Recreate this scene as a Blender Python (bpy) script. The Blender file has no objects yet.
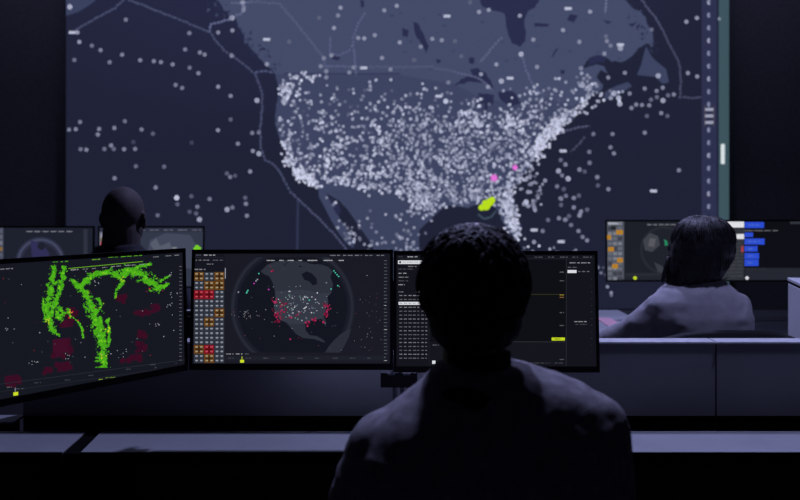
import bpy, bmesh, math, random
from mathutils import Vector, Matrix, noise
R = math.radians
PI = math.pi
scn = bpy.context.scene
COL = scn.collection
CAMZ, F, HZ = 1.36, 740.0, 195.0          # camera height, focal length (px of an 800 wide frame), horizon row

def P(px, py, d):
    """a point of the place seen at that spot, d metres from the camera"""
    return Vector(((px - 400) / F * d, d, CAMZ - (py - HZ) / F * d))

def lin(c):
    c = c / 255.0
    return c / 12.92 if c <= 0.04045 else ((c + 0.055) / 1.055) ** 2.4
def rgb(r, g, b):
    return (lin(r), lin(g), lin(b), 1.0)

# ------------------------------------------------------------------ materials
def mat(name, col, rough=0.6, metal=0.0, scale=40.0, amount=0.15, bump=0.0, bscale=200.0, spec=0.4):
    m = bpy.data.materials.new(name); m.use_nodes = True
    nt = m.node_tree; b = nt.nodes['Principled BSDF']
    b.inputs['Roughness'].default_value = rough
    b.inputs['Metallic'].default_value = metal
    b.inputs['Specular IOR Level'].default_value = spec
    tc = nt.nodes.new('ShaderNodeTexCoord')
    n = nt.nodes.new('ShaderNodeTexNoise'); n.inputs['Scale'].default_value = scale; n.inputs['Detail'].default_value = 4
    nt.links.new(tc.outputs['Object'], n.inputs['Vector'])
    r = nt.nodes.new('ShaderNodeValToRGB')
    lo = [c * (1 - amount) for c in col[:3]] + [1]; hi = [c * (1 + amount) for c in col[:3]] + [1]
    r.color_ramp.elements[0].color = lo; r.color_ramp.elements[0].position = 0.3
    r.color_ramp.elements[1].color = hi; r.color_ramp.elements[1].position = 0.7
    nt.links.new(n.outputs['Fac'], r.inputs['Fac']); nt.links.new(r.outputs['Color'], b.inputs['Base Color'])
    if bump:
        n2 = nt.nodes.new('ShaderNodeTexNoise'); n2.inputs['Scale'].default_value = bscale
        nt.links.new(tc.outputs['Object'], n2.inputs['Vector'])
        bp = nt.nodes.new('ShaderNodeBump'); bp.inputs['Strength'].default_value = bump; bp.inputs['Distance'].default_value = 0.003
        nt.links.new(n2.outputs['Fac'], bp.inputs['Height']); nt.links.new(bp.outputs['Normal'], b.inputs['Normal'])
    return m

def screen_mat(name):
    m = bpy.data.materials.new(name); m.use_nodes = True
    nt = m.node_tree; b = nt.nodes['Principled BSDF']
    b.inputs['Base Color'].default_value = (0.004, 0.004, 0.005, 1)
    b.inputs['Roughness'].default_value = 0.45
    b.inputs['Specular IOR Level'].default_value = 0.15
    a = nt.nodes.new('ShaderNodeAttribute'); a.attribute_name = 'pixels'
    nt.links.new(a.outputs['Color'], b.inputs['Emission Color'])
    b.inputs['Emission Strength'].default_value = 1.0
    return m

M = {}
M['wall'] = mat('charcoal wall paint', (0.10, 0.10, 0.108), 0.9, bump=0.2, bscale=90)
M['floor'] = mat('dark carpet', (0.02, 0.02, 0.024), 0.95, scale=120, amount=0.3, bump=0.5, bscale=400)
M['ceiling'] = mat('dark ceiling paint', (0.02, 0.02, 0.024), 0.95)
M['black'] = mat('black plastic', (0.008, 0.008, 0.010), 0.45, bump=0.1, bscale=600)
M['blackmetal'] = mat('black powder coat', (0.02, 0.021, 0.028), 0.4, 0.3)
M['steel'] = mat('dark steel', (0.16, 0.17, 0.2), 0.35, 0.8)
M['desk'] = mat('grey desk laminate', (0.30, 0.31, 0.34), 0.55, scale=9, amount=0.06)
M['darkdesk'] = mat('black desk laminate', (0.012, 0.012, 0.016), 0.5)
M['panel'] = mat('charcoal partition panel', (0.26, 0.26, 0.28), 0.75, scale=3, amount=0.12, bump=0.15, bscale=500)
M['cap'] = mat('pale partition cap', (0.62, 0.62, 0.66), 0.45)
M['cabinet'] = mat('pale cabinet laminate', (0.60, 0.61, 0.65), 0.5, scale=7, amount=0.05)
M['seal'] = mat('black seal', (0.005, 0.005, 0.006), 0.9, spec=.03)  # also colours in the shade of recess, gap and desk edge
M['jacket'] = mat('charcoal jacket cloth', (0.19, 0.18, 0.20), 0.95, scale=60, amount=0.25, bump=0.4, bscale=500, spec=0.1)
M['collar'] = mat('black collar cloth', (0.012, 0.012, 0.015), 0.95, bump=0.3, bscale=500, spec=0.1)
M['blouse'] = mat('pale lilac shirt cloth', (0.38, 0.365, 0.405), 0.9, scale=25, amount=0.1, bump=0.3, bscale=350, spec=0.1)
M['darkshirt'] = mat('dark shirt cloth', (0.03, 0.03, 0.04), 0.9, bump=0.3, bscale=350, spec=0.15)
M['trousers'] = mat('dark trouser cloth', (0.015, 0.015, 0.02), 0.95, bump=0.3, bscale=400, spec=0.1)
M['shoe'] = mat('black shoe leather', (0.01, 0.01, 0.01), 0.4)
M['skin'] = mat('skin', (0.22, 0.13, 0.10), 0.55, scale=30, amount=0.12)
M['deepskin'] = mat('deep brown skin', (0.075, 0.063, 0.067), 0.7, spec=.15, scale=30, amount=0.12)
M['hair'] = mat('black hair', (0.007, 0.0065, 0.008), 0.6, spec=0.15, scale=80, amount=0.4, bump=0.5, bscale=180)
M['long_hair'] = mat('dark glossy hair', (0.014, 0.012, 0.015), 0.42, spec=0.45, scale=80, amount=0.4, bump=0.3, bscale=180)
M['chair'] = mat('black chair mesh', (0.012, 0.012, 0.014), 0.8, bump=0.4, bscale=700)
M['paper'] = mat('pink paper', (0.60, 0.33, 0.40), 0.8, scale=60, amount=0.1)
M['screen'] = screen_mat('lit screen')

# ------------------------------------------------------------------ objects
def link(name, mesh, m=None, parent=None):
    o = bpy.data.objects.new(name, mesh); COL.objects.link(o)
    if m is not None: mesh.materials.append(m)
    if parent is not None: o.parent = parent
    return o
def obj(name, bm, m=None, parent=None, smooth=False, bevel=0.0):
    bmesh.ops.recalc_face_normals(bm, faces=bm.faces)
    me = bpy.data.meshes.new(name); bm.to_mesh(me); bm.free()
    if smooth:
        for p in me.polygons: p.use_smooth = True
    o = link(name, me, m, parent)
    if bevel:
        b = o.modifiers.new('edge', 'BEVEL'); b.width = bevel; b.segments = 3; b.limit_method = 'ANGLE'
    return o
def tag(o, label, cat, group=None):
    o['label'] = label; o['category'] = cat
    if group: o['group'] = group
    return o
def thing(name, label, cat, loc=(0, 0, 0), rot=(0, 0, 0), group=None):
    o = bpy.data.objects.new(name, None); COL.objects.link(o)
    o.empty_display_size = 0.1
    o.location = loc; o.rotation_euler = rot
    return tag(o, label, cat, group)
def struct(name, bm, m, bevel=0):
    o = obj(name, bm, m, bevel=bevel); o['kind'] = 'structure'; return o

def box(bm, x0, x1, y0, y1, z0, z1):
    vs = [bm.verts.new((x, y, z)) for z in (z0, z1) for (x, y) in ((x0, y0), (x1, y0), (x1, y1), (x0, y1))]
    for f in ((0, 3, 2, 1), (4, 5, 6, 7), (0, 1, 5, 4), (1, 2, 6, 5), (2, 3, 7, 6), (3, 0, 4, 7)):
        bm.faces.new([vs[i] for i in f])
    return bm
def bx(*a): return box(bmesh.new(), *a)
def prism(bm, pts, z0, z1):
    a = [bm.verts.new((p[0], p[1], z0)) for p in pts]; b = [bm.verts.new((p[0], p[1], z1)) for p in pts]
    bm.faces.new(a[::-1]); bm.faces.new(b)
    for i in range(len(pts)):
        j = (i + 1) % len(pts); bm.faces.new((a[i], a[j], b[j], b[i]))
    return bm
def loft(bm, rings):
    """rings: lists of points with equal counts; closed ends"""
    vr = [[bm.verts.new(p) for p in r] for r in rings]
    n = len(vr[0])
    for a, b in zip(vr, vr[1:]):
        for i in range(n):
            j = (i + 1) % n; bm.faces.new((a[i], a[j], b[j], b[i]))
    bm.faces.new(vr[0][::-1]); bm.faces.new(vr[-1])
    return bm
def ering(c, rx, ry, n=32, p=2.0):
    out = []
    for i in range(n):
        t = 2 * PI * i / n; ct, st = math.cos(t), math.sin(t)
        out.append((c[0] + rx * math.copysign(abs(ct) ** (2 / p), ct), c[1] + ry * math.copysign(abs(st) ** (2 / p), st), c[2]))
    return out
def tube(bm, pts, rad, n=12, flat=1.0):
    """round-ended tapering tube through points"""
    pts = [Vector(p) for p in pts]
    d0 = (pts[1] - pts[0]).normalized(); d1 = (pts[-1] - pts[-2]).normalized()
    P_, R_ = [], []
    for k in (0.97, 0.7, 0.35):
        P_.append(pts[0] - d0 * rad[0] * k); R_.append(rad[0] * math.sqrt(1 - k * k))
    P_ += pts; R_ += list(rad)
    for k in (0.35, 0.7, 0.97):
        P_.append(pts[-1] + d1 * rad[-1] * k); R_.append(rad[-1] * math.sqrt(1 - k * k))
    up = Vector((0, 0, 1)) if abs(d0.z) < 0.9 else Vector((0, 1, 0))
    rings = []
    s = None
    for i, p in enumerate(P_):
        a = P_[max(0, i - 1)]; b = P_[min(len(P_) - 1, i + 1)]
        t = (b - a).normalized()
        if s is None: s = t.cross(up).normalized()
        s = (s - t * s.dot(t)).normalized()
        u = s.cross(t)
        rings.append([tuple(p + (s * math.cos(2 * PI * k / n) + u * math.sin(2 * PI * k / n) * flat) * R_[i]) for k in range(n)])
    return loft(bm, rings)
def ball(bm, c, r, seg=24):
    rx, ry, rz = (r, r, r) if isinstance(r, (int, float)) else r
    m = Matrix.Translation(c) @ Matrix.Diagonal((rx, ry, rz, 1))
    bmesh.ops.create_uvsphere(bm, u_segments=seg, v_segments=seg // 2, radius=1, matrix=m)
    return bm

def fuse(bm, voxel, smooth=4, wrinkle=0.0, wscale=9.0):
    """closed pieces -> one continuous surface"""
    me = bpy.data.meshes.new('tmp'); bmesh.ops.recalc_face_normals(bm, faces=bm.faces)
    bm.to_mesh(me); bm.free()
    o = bpy.data.objects.new('tmp', me); COL.objects.link(o)
    r = o.modifiers.new('r', 'REMESH'); r.mode = 'VOXEL'; r.voxel_size = voxel; r.use_smooth_shade = True
    if smooth:
        s = o.modifiers.new('s', 'SMOOTH'); s.factor = 0.5; s.iterations = smooth
    dg = bpy.context.evaluated_depsgraph_get(); dg.update()
    out = bpy.data.meshes.new_from_object(o.evaluated_get(dg), depsgraph=dg)
    bpy.data.objects.remove(o); bpy.data.meshes.remove(me)
    out.materials.clear()
    if wrinkle:
        out.update()
        ns = [v.normal.copy() for v in out.vertices]
        for v, n_ in zip(out.vertices, ns):
            q = v.co * wscale
            w = noise.fractal(Vector((q.x, q.y, q.z * 1.6)), 1.0, 2.0, 3)
            w += 0.7 * (1 - 2 * abs(noise.noise(Vector((q.x * 0.8 + 7, q.y * .8, q.z * 1.1)) + Vector((w, 0, w)) * .4)))
            v.co += n_ * wrinkle * w
    for p in out.polygons: p.use_smooth = True
    return out

# ------------------------------------------------------------------ lit screens: shapes shown on a flat display
class Screen:
    """what a display shows; the places are worked out on the display's own plane"""
    def __init__(self, root, rect, y, eps):
        self.inv = (Matrix.LocRotScale(root.location, root.rotation_euler, None)).inverted()
        self.rect = rect; self.y = y; self.eps = eps
        self.bm = bmesh.new(); self.lay = self.bm.loops.layers.float_color.new('pixels')
        self.k = 0
    def uv(self, px, py):
        o = self.inv @ Vector((0, 0, CAMZ)); q = self.inv @ P(px, py, 1.0)
        d = q - o; t = (self.y - o.y) / d.y
        r = o + d * t
        return (r.x, r.z)
    def clip(self, pts):
        x0, x1, z0, z1 = self.rect
        for ax, lim, sg in ((0, x0, 1), (0, x1, -1), (1, z0, 1), (1, z1, -1)):
            out = []
            for i in range(len(pts)):
                a, b = pts[i - 1], pts[i]
                ia, ib = (a[ax] - lim) * sg >= 0, (b[ax] - lim) * sg >= 0
                if ia != ib:
                    t = (lim - a[ax]) / (b[ax] - a[ax])
                    out.append((a[0] + (b[0] - a[0]) * t, a[1] + (b[1] - a[1]) * t))
                if ib: out.append(b)
            pts = out
            if len(pts) < 3: return []
        return pts
    def raw(self, pts, c, layer):
        pts = self.clip(pts)
        if len(pts) < 3: return
        if layer:
            self.k += 1
        y = self.y - self.eps * (layer + (self.k % 97) / 110.0 * (1 if layer else 0))
        try:
            vs = [self.bm.verts.new((p[0], y, p[1])) for p in pts]
            f = self.bm.faces.new(vs)
        except ValueError:
            return
        f.normal_update()
        if f.normal.y > 0: f.normal_flip()
        for l in f.loops: l[self.lay] = c
    def base(self, c):
        x0, x1, z0, z1 = self.rect; self.raw([(x0, z0), (x1, z0), (x1, z1), (x0, z1)], rgb(*c), 0)
    def poly(self, pts, c, layer=1): self.raw([self.uv(*p) for p in pts], rgb(*c), layer)
    def rect_(self, x0, y0, x1, y1, c, layer=2): self.poly([(x0, y1), (x1, y1), (x1, y0), (x0, y0)], c, layer)
    def dot(self, x, y, r, c, layer=5, n=10, ry=None):
        ry = r if ry is None else ry
        self.poly([(x + r * math.cos(2 * PI * i / n), y + ry * math.sin(2 * PI * i / n)) for i in range(n)], c, layer)
    def line(self, pts, w, c, layer=3):
        for a, b in zip(pts, pts[1:]):
            dx, dy = b[0] - a[0], b[1] - a[1]; l = math.hypot(dx, dy) or 1
            nx, ny = -dy / l * w / 2, dx / l * w / 2
            self.poly([(a[0] + nx, a[1] + ny), (b[0] + nx, b[1] + ny), (b[0] - nx, b[1] - ny), (a[0] - nx, a[1] - ny)], c, layer)
    def words(self, x0, x1, y, c, h=1.1, rnd=random, slope=0.0, layer=6, w=(2, 6)):
        """a row of unreadably small lettering"""
        x = x0; h *= .88; c = tuple(int(v * .86) for v in c)
        while x < x1 - 0.4:
            L = min(rnd.uniform(*w), x1 - x)
            q = x
            while q < x + L - 0.2:
                g = min(rnd.uniform(0.45, 0.95), x + L - q)
                hh = h * rnd.uniform(0.65, 1.0); yy = y + slope * (q - x0)
                self.poly([(q, yy + hh / 2), (q + g, yy + hh / 2), (q + g, yy - hh / 2), (q, yy - hh / 2)], c, layer)
                q += g + rnd.uniform(0.12, 0.3)
            x += L + rnd.uniform(0.9, 1.8)
    def done(self, parent, name='screen'):
        me = bpy.data.meshes.new(name); self.bm.to_mesh(me); self.bm.free()
        return link(name, me, M['screen'], parent)

def inside(x, y, poly):
    r = False
    for i in range(len(poly)):
        (x1, y1), (x2, y2) = poly[i - 1], poly[i]
        if (y1 > y) != (y2 > y) and x < (x2 - x1) * (y - y1) / (y2 - y1) + x1: r = not r
    return r

# ================================================================== the room
RX0, RX1, RY0, RY1, RH = -4.6, 4.6, -2.6, 7.12, 4.3
struct('floor', bx(RX0 - .1, RX1 + .1, RY0 - .1, RY1 + .1, -0.1, 0), M['floor'])
struct('ceiling', bx(RX0 - .1, RX1 + .1, RY0 - .1, RY1 + .1, RH, RH + 0.1), M['ceiling'])
struct('wall_front', bx(RX0 - .1, RX1 + .1, RY1, RY1 + .1, 0, RH), M['wall'])
struct('wall_rear', bx(RX0 - .1, RX1 + .1, RY0 - .1, RY0, 0, RH), M['wall'])
struct('wall_left', bx(RX0 - .1, RX0, RY0, RY1, 0, RH), M['wall'])
struct('wall_right', bx(RX1, RX1 + .1, RY0, RY1, 0, RH), M['wall'])

# ================================================================== video wall
WD = 7.0
wx0, wx1 = P(66, 0, WD).x, P(728.8, 0, WD).x
wz0 = P(0, 309, WD).z; wz1 = wz0 + (wx1 - wx0) * 9 / 16
vw = thing('video_wall', 'huge wall display showing a night-blue map of north america covered in dots', 'wall display', (0, WD, wz0))
hgt = wz1 - wz0
obj('display_housing', bx(wx0 - .006, wx1 + .006, 0.004, 0.118, -0.006, hgt + .006), M['black'], vw)
S = Screen(vw, (wx0, wx1, 0, hgt), 0.0, 0.0005)
rnd = random.Random(5)
S.base((31, 34, 53))
def field(x, y):
    """deep-sea colour of the map, bluer towards the north"""
    t = max(0, min(1, (150 - y) / 150)) * max(0, 1 - abs(x - 330) / 420)
    return [31 + 9 * t, 34 + 8 * t, 53 + 19 * t]
def grid_fill(x0, x1, y0, y1, nx, ny, lay):
    """one smoothly shaded sheet"""
    g = [[S.uv(x0 + (x1 - x0) * i / nx, y0 + (y1 - y0) * j / ny) for i in range(nx + 1)] for j in range(ny + 1)]
    col = [[rgb(*field(x0 + (x1 - x0) * i / nx, y0 + (y1 - y0) * j / ny)) for i in range(nx + 1)] for j in range(ny + 1)]
    vs = [[S.bm.verts.new((p[0], S.y - S.eps * lay, p[1])) for p in r] for r in g]
    for j in range(ny):
        for i in range(nx):
            idx = ((j + 1, i), (j + 1, i + 1), (j, i + 1), (j, i))
            f = S.bm.faces.new([vs[q[0]][q[1]] for q in idx])
            for l, q in zip(f.loops, idx): l[S.lay] = col[q[0]][q[1]]
grid_fill(66, 703, 0, 309, 24, 12, .4)
OC2 = (38, 41, 68)
def rough(pts, amp=1.1, step=3.0, keep=None):
    """a natural, frayed outline"""
    out = []
    for i in range(len(pts)):
        a, b = pts[i - 1], pts[i]
        L = math.hypot(b[0] - a[0], b[1] - a[1]); n_ = max(1, int(L / step)) if L < 80 else 1
        for k in range(n_):
            t = k / n_; x = a[0] + (b[0] - a[0]) * t; y = a[1] + (b[1] - a[1]) * t
            q = amp if n_ > 1 else 0
            out.append((x + q * 1.6 * noise.noise(Vector((x * .35, y * .35, 1))) + q * noise.noise(Vector((x * .9, y * .9, 5))), y + q * 1.6 * noise.noise(Vector((x * .35, y * .35, 8))) + q * noise.noise(Vector((x * .9, y * .9, 12)))))
    return out
LAND, LAND2 = (67, 75, 104), (61, 68, 97)
mainland = [(216, -40), (218, 0), (226, 12), (236, 20), (241, 30), (245, 40), (252, 49), (259, 58), (266, 66), (275, 72), (278, 82), (279, 92), (277, 104), (275, 114),
  (276, 124), (278, 132), (281, 141), (285, 150), (289, 160), (295, 169), (302, 177), (310, 184), (318, 188), (328, 191), (337, 194), (343, 203), (350, 210), (356, 217), (361, 226),
  (367, 236), (373, 246), (377, 256), (384, 270), (400, 285), (430, 300), (440, 290), (425, 268), (419, 252), (417, 240), (419, 230), (424, 222), (431, 216), (437, 210), (445, 206), (453, 205),
  (461, 207), (468, 208), (476, 205), (481, 202), (492, 203), (498, 209), (501, 217), (505, 226), (511, 234), (517, 240), (520, 232), (521, 226), (517, 216), (513, 207), (511, 199),
  (512, 190), (518, 180), (525, 172), (531, 164), (537, 155), (541, 147), (547, 140), (553, 133), (561, 127), (572, 121), (577, 113), (575, 106), (585, 101), (592, 95), (600, 91),
  (604, 86), (596, 78), (600, 70), (608, 74), (604, 66), (596, 64), (587, 67), (580, 76), (586, 62), (593, 56), (602, 56), (612, 61), (622, 62), (630, 58), (638, 48), (646, 44), (653, 45),
  (653, 34), (650, 30), (645, 17), (634, 9), (624, 0), (615, -40)]
S.poly(rough(mainland), LAND, 1)
S.poly([(276, 74), (400, 75), (454, 84), (478, 96), (520, 106), (545, 97), (577, 108), (560, 127), (531, 164), (512, 190), (521, 228), (517, 240), (492, 203), (445, 206), (419, 230), (419, 252), (440, 290), (400, 285), (373, 246), (343, 203), (318, 188), (289, 160), (275, 116), (279, 92)], LAND2, 1.2)
S.poly(rough([(330, 191), (366, 187), (410, 195), (420, 210), (418, 240), (425, 268), (440, 292), (400, 285), (384, 270), (375, 248), (361, 226), (343, 204)], .5), (59, 66, 93), 1.3)     # south of the border
S.poly([(318, 187), (327, 194), (331, 203), (336, 212), (342, 222), (348, 232), (355, 243), (353, 248), (346, 243), (338, 232), (331, 220), (325, 208), (319, 197)], LAND2, 1.2)     # peninsula
S.poly([(646, 46), (651, 56), (656, 61), (666, 69), (669, 82), (663, 84), (655, 77), (647, 76), (637, 75), (641, 65)], LAND2, 1.2)   # island in the north-east
S.poly([(605, 92), (616, 86), (628, 82), (632, 86), (622, 93), (612, 99), (604, 99)], LAND2, 1.2)
S.poly([(66, 16), (66, -10), (98, -10), (95, 1), (88, 6), (78, 12)], (58, 65, 94), 1)
S.poly([(486, 252), (500, 247), (520, 250), (535, 256), (520, 262), (498, 258)], LAND2, 1.2)
LK = (41, 44, 74)
for pts in ([(473, -20), (541, -20), (538, 2), (535, 8), (528, 11), (524, 20), (526, 32), (525, 42), (520, 47), (512, 43), (508, 34), (506, 24), (505, 14), (492, 10), (482, 6)],
            [(413, 22), (418, 24), (424, 35), (429, 46), (426, 54), (421, 43), (415, 35)], [(402, 28), (409, 30), (408, 38), (402, 36)],
            [(454, 86), (461, 79), (472, 75), (470, 69), (478, 68), (486, 74), (492, 83), (494, 89), (484, 83), (470, 82)],
            [(478, 93), (494, 95), (493, 104), (480, 103)], [(498, 92), (512, 91), (516, 94), (521, 104), (510, 106), (501, 101)],
            [(484, 103), (488, 104), (487, 117), (483, 115)],
            [(589, 58), (598, 55), (606, 57), (604, 62), (596, 62), (588, 66)], [(570, 14), (578, 16), (574, 23), (567, 20)], [(534, 23), (549, 24), (548, 26), (535, 27)],
            [(551, 57), (556, 49), (559, 48), (553, 57)], [(469, 58), (475, 58), (474, 64), (470, 64)], [(360, 0), (364, 0), (364, 7), (361, 7)], [(600, 20), (612, 22), (608, 24)], [(628, 24), (637, 22), (632, 27)],
            [(560, 70), (565, 70), (564, 74), (561, 74)], [(331, 56), (341, 57), (338, 60), (332, 59)], [(436, 59), (441, 60), (440, 63), (437, 63)], [(330, 196), (338, 203), (341, 214), (336, 214), (332, 205)]):
    S.poly(rough(pts, .8), LK, 1.8)
S.rect_(284, 73, 400, 74.6, (52, 57, 88), 1.6)
# frayed northern coast
for _ in range(90):
    t = rnd.random(); x = 212 + t * 60 + rnd.gauss(0, 5); y = t * 66 + rnd.gauss(0, 5)
    S.poly([(x + rnd.uniform(-3, 3), y + rnd.uniform(-3, 3)) for _ in range(3)], rnd.choice([LAND, LK, OC2]), 1.5)
for _ in range(60):
    t = rnd.random(); x = 624 + t * 32 + rnd.gauss(0, 3.5); y = t * 50 + rnd.gauss(0, 4)
    S.poly([(x + rnd.uniform(-3, 3), y + rnd.uniform(-3, 3)) for _ in range(3)], rnd.choice([LAND, OC2]), 1.5)
for _ in range(26):
    x, y = rnd.uniform(380, 640), rnd.uniform(0, 70)
    if inside(x, y, mainland): S.dot(x, y, rnd.uniform(.8, 2.4), (56, 62, 94), 1.5, 6, rnd.uniform(.6, 1.5))
# sea and air boundaries
LN = (72, 77, 107)
def dashed(pts, c=LN, w=2.1, step=3.2):
    c = tuple(min(255, int(v * 1.03)) for v in c)
    S.line(pts, w * .55, tuple(int(v * .85) for v in c), 2.5)
    for a, b in zip(pts, pts[1:]):
        L = math.hypot(b[0] - a[0], b[1] - a[1]); n = max(1, int(L / step))
        for i in range(n):
            t = i / n
            S.dot(a[0] + (b[0] - a[0]) * t + rnd.uniform(-.5, .5), a[1] + (b[1] - a[1]) * t + rnd.uniform(-.5, .5), w * .62, c, 3, 6)
dashed([(76, 30), (95, 19), (115, 8), (128, -4)])
dashed([(129, 0), (145, 6), (160, 12), (176, 18), (190, 24), (210, 32), (217, 42), (224, 50), (234, 57), (246, 66), (255, 74), (259, 83), (262, 95), (262, 110), (260, 130), (261, 148), (265, 160), (273, 164), (280, 172), (286, 184), (291, 192), (298, 199), (308, 208), (322, 222), (335, 235), (347, 250)])
dashed([(210, 31), (211, 24), (222, 22), (234, 17), (243, 12), (243, -5)], (98, 103, 138))
S.line([(298, 199), (297, 262)], 2.2, (48, 53, 80), 2.5)
dashed([(232, 3), (262, 2), (280, 4), (287, 12), (300, 28), (312, 43), (321, 54), (326, 66), (327, 76)], (92, 98, 130))
dashed([(257, 72), (266, 71), (275, 73)], (80, 86, 120))
dashed([(364, 14), (357, 26), (353, 38), (354, 50), (355, 66), (356, 76)], (88, 94, 128))
dashed([(330, 38), (330, 54), (340, 55), (350, 50), (353, 42)], (86, 92, 126))
dashed([(325, 66), (360, 67), (400, 67), (432, 67), (447, 70), (462, 74), (478, 78), (486, 84), (493, 91)], (88, 94, 126))
dashed([(501, 38), (493, 47), (486, 55), (479, 63)], (92, 98, 130))
dashed([(523, 58), (526, 70), (531, 82), (538, 91), (546, 96)], (90, 96, 130))
dashed([(606, 0), (605, 14)], (104, 110, 140))
dashed([(638, -6), (648, 9), (655, 17), (663, 31), (670, 46), (677, 58), (680, 68), (681, 82), (680, 97), (692, 98), (703, 97)], (76, 80, 108))
dashed([(584, 138), (577, 146), (570, 152)], (70, 75, 100)); dashed([(560, 133), (575, 128), (590, 126)], (80, 84, 112))
DB = [0]
def mark(x, y, lv=1.0, r=2.0, ry=None):
    """one ring-like dot of the map, lv = how bright the photo shows it"""
    c = tuple(min(255, int(v + 96 * lv)) for v in (62, 66, 92))
    S.dot(x, y, r, c, 6 + rnd.random(), 9, ry)
    S.dot(x, y, r * .5, tuple(int(v * .80) for v in c), 8.2, 6, None if ry is None else ry * .5)
def lot(ox, oy, k, pts):
    for p in pts:
        lv = p[2] if len(p) > 2 else 0.8
        if lv > 2: S.rect_(ox + p[0] / k - 3.4, oy + p[1] / k - 1.3, ox + p[0] / k + 3.4, oy + p[1] / k + 1.3, (188, 192, 216), 8)      # small caption plate
        else: mark(ox + p[0] / k, oy + p[1] / k, lv, 2.0 if lv <= 1 else 2.5)
lot(60, 0, 4, [(40, 28, 1.3), (50, 130, 3), (70, 130, 1), (78, 168, 1), (58, 240, .6), (128, 183, .6), (163, 201), (199, 249, .7), (249, 219), (264, 79, .7), (321, 241), (376, 245), (404, 249), (451, 258), (501, 198, .7), (518, 133, .7),
  (560, 210), (579, 219), (519, 271, .6), (554, 293), (463, 340, .7), (489, 352, .7), (633, 130), (690, 122, .9), (687, 222), (633, 347, .9), (683, 384, .8), (788, 402, 1.1), (683, 478, .35), (81, 488, .7), (260, 485, .6), (688, 72, 1.1), (730, 10, 1), (736, 30, .7)])
lot(60, 125, 4, [(37, 19, .7), (64, 17), (157, 16), (152, 38), (218, 12), (327, 18, .7), (372, 35, .4), (294, 68, .1), (83, 97, .6), (106, 99, .8), (178, 96, .6), (205, 82, .8), (216, 96, .5), (257, 97, .8), (301, 96, .7), (304, 165, .5), (219, 213),
  (417, 167, .5), (383, 250), (391, 361, .5), (467, 291, 1.5), (470, 317, .4), (526, 285, .35), (599, 296, .7), (519, 347, .3), (550, 327, .7), (545, 354, .4), (558, 378, 1.1), (669, 338, 1.1), (690, 330, .6), (741, 291, .4), (744, 315), (748, 363),
  (632, 21, .9), (712, 75), (769, 32, .7), (772, 104, .9), (795, 30, .6), (668, 194, .4), (681, 208, .7), (701, 203, .3), (761, 186, .9), (527, 71, .08), (796, 115, 1.1)])
lot(560, 0, 4.444, [(561, 97, 1), (608, 80, 1), (568, 325, .9), (609, 340, .9), (436, 337, 1.1), (376, 394), (456, 390, .8), (429, 404), (404, 443, .5), (430, 432, .5), (457, 447, 1.1), (480, 424, .5), (505, 420), (396, 468), (364, 467), (338, 465), (317, 480), (309, 416),
  (407, 132, .5), (133, 52, 1), (13, 134, 1), (86, 186, .9), (93, 304), (288, 324), (214, 345), (36, 38, 3), (268, 199, 3), (268, 215, 1.1), (208, 183), (224, 203, .7), (197, 239, .9), (204, 162, .5), (240, 415, 1.3), (260, 436, 1.3), (265, 462, 1.2), (225, 436, 1), (100, 380, 1.1), (163, 381, .8), (125, 420, .8)])
lot(560, 112, 4.444, [(386, 18, .4), (449, 5), (477, 18, .4), (376, 92), (233, 98, .7), (224, 157, .7), (239, 184), (148, 98, .6), (130, 177, .6), (131, 225, .6), (86, 257, .7), (109, 265, .3), (165, 290), (168, 327, .3), (215, 343), (528, 259), (415, 351, 3),
  (36, 297, 1.2), (24, 234, .6), (61, 382, .7), (84, 372, .4), (61, 424, .8), (88, 455, .9), (120, 434, .6), (26, 373, .6), (16, 343, .4), (5, 385), (25, 478)])
lot(440, 150, 5, [(627, 72), (603, 50, .5), (592, 105, 1.1), (610, 127, .7), (640, 143, 1.2), (697, 97), (723, 108, .4), (748, 65, .7), (746, 10, .7), (786, 135), (790, 177, .4), (525, 153, .9), (585, 182, .7), (620, 195, .3), (602, 242), (629, 229, .6), (605, 275, .4),
  (669, 240), (694, 228, .4), (668, 287), (705, 307), (736, 298, .4), (697, 328, .9), (594, 341, .8), (625, 349), (645, 330, .4), (655, 375, .6), (713, 435, .7), (735, 452), (692, 405), (488, 230, .7), (475, 300, 1), (430, 260, 1.4), (420, 270, 1), (440, 280, 1),
  (470, 400, 3), (605, 458, 3), (470, 460, 1), (513, 405, .7), (540, 350, .5), (470, 285, .8), (465, 270, .8), (450, 130, .8), (455, 170, .8), (440, 210, 1), (615, 5, 3)])
lot(220, 0, 4, [(50, 122), (47, 223), (43, 384), (148, 402, 1.2), (187, 158, 3), (188, 257, 1), (397, 72, .4), (482, 31, 1), (472, 62), (456, 112, 1), (277, 167, .4), (657, 42, .9), (707, 24, 1), (446, 222, .9), (416, 233), (403, 265), (425, 285), (553, 152, .9), (577, 154, 1), (619, 141, .9),
  (719, 170, 1), (648, 232, .9), (682, 278), (776, 240, .4), (575, 272, 3), (534, 270), (517, 290), (425, 310), (43, 478, .4), (92, 10, 1), (95, 40, .8), (45, 72, .9)])
lot(400, 0, 4, [(188, 65, 3), (280, 10, .4), (316, 48, 1), (355, 40, 1), (479, 63, 1), (672, 35, 3), (760, 47, 1), (652, 121, 1), (717, 168, .9), (533, 159, .9), (129, 156, .9), (167, 161, .9), (83, 187, .8), (57, 240, .4), (484, 217, 1.2), (385, 258, 1), (548, 268, .9), (723, 273), (324, 297, 1),
  (440, 313, 3), (405, 325, 1.2), (155, 385, 3), (183, 405, 1.5), (352, 348, 1), (193, 330, .7), (220, 165, .4), (245, 225, .4)])
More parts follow.
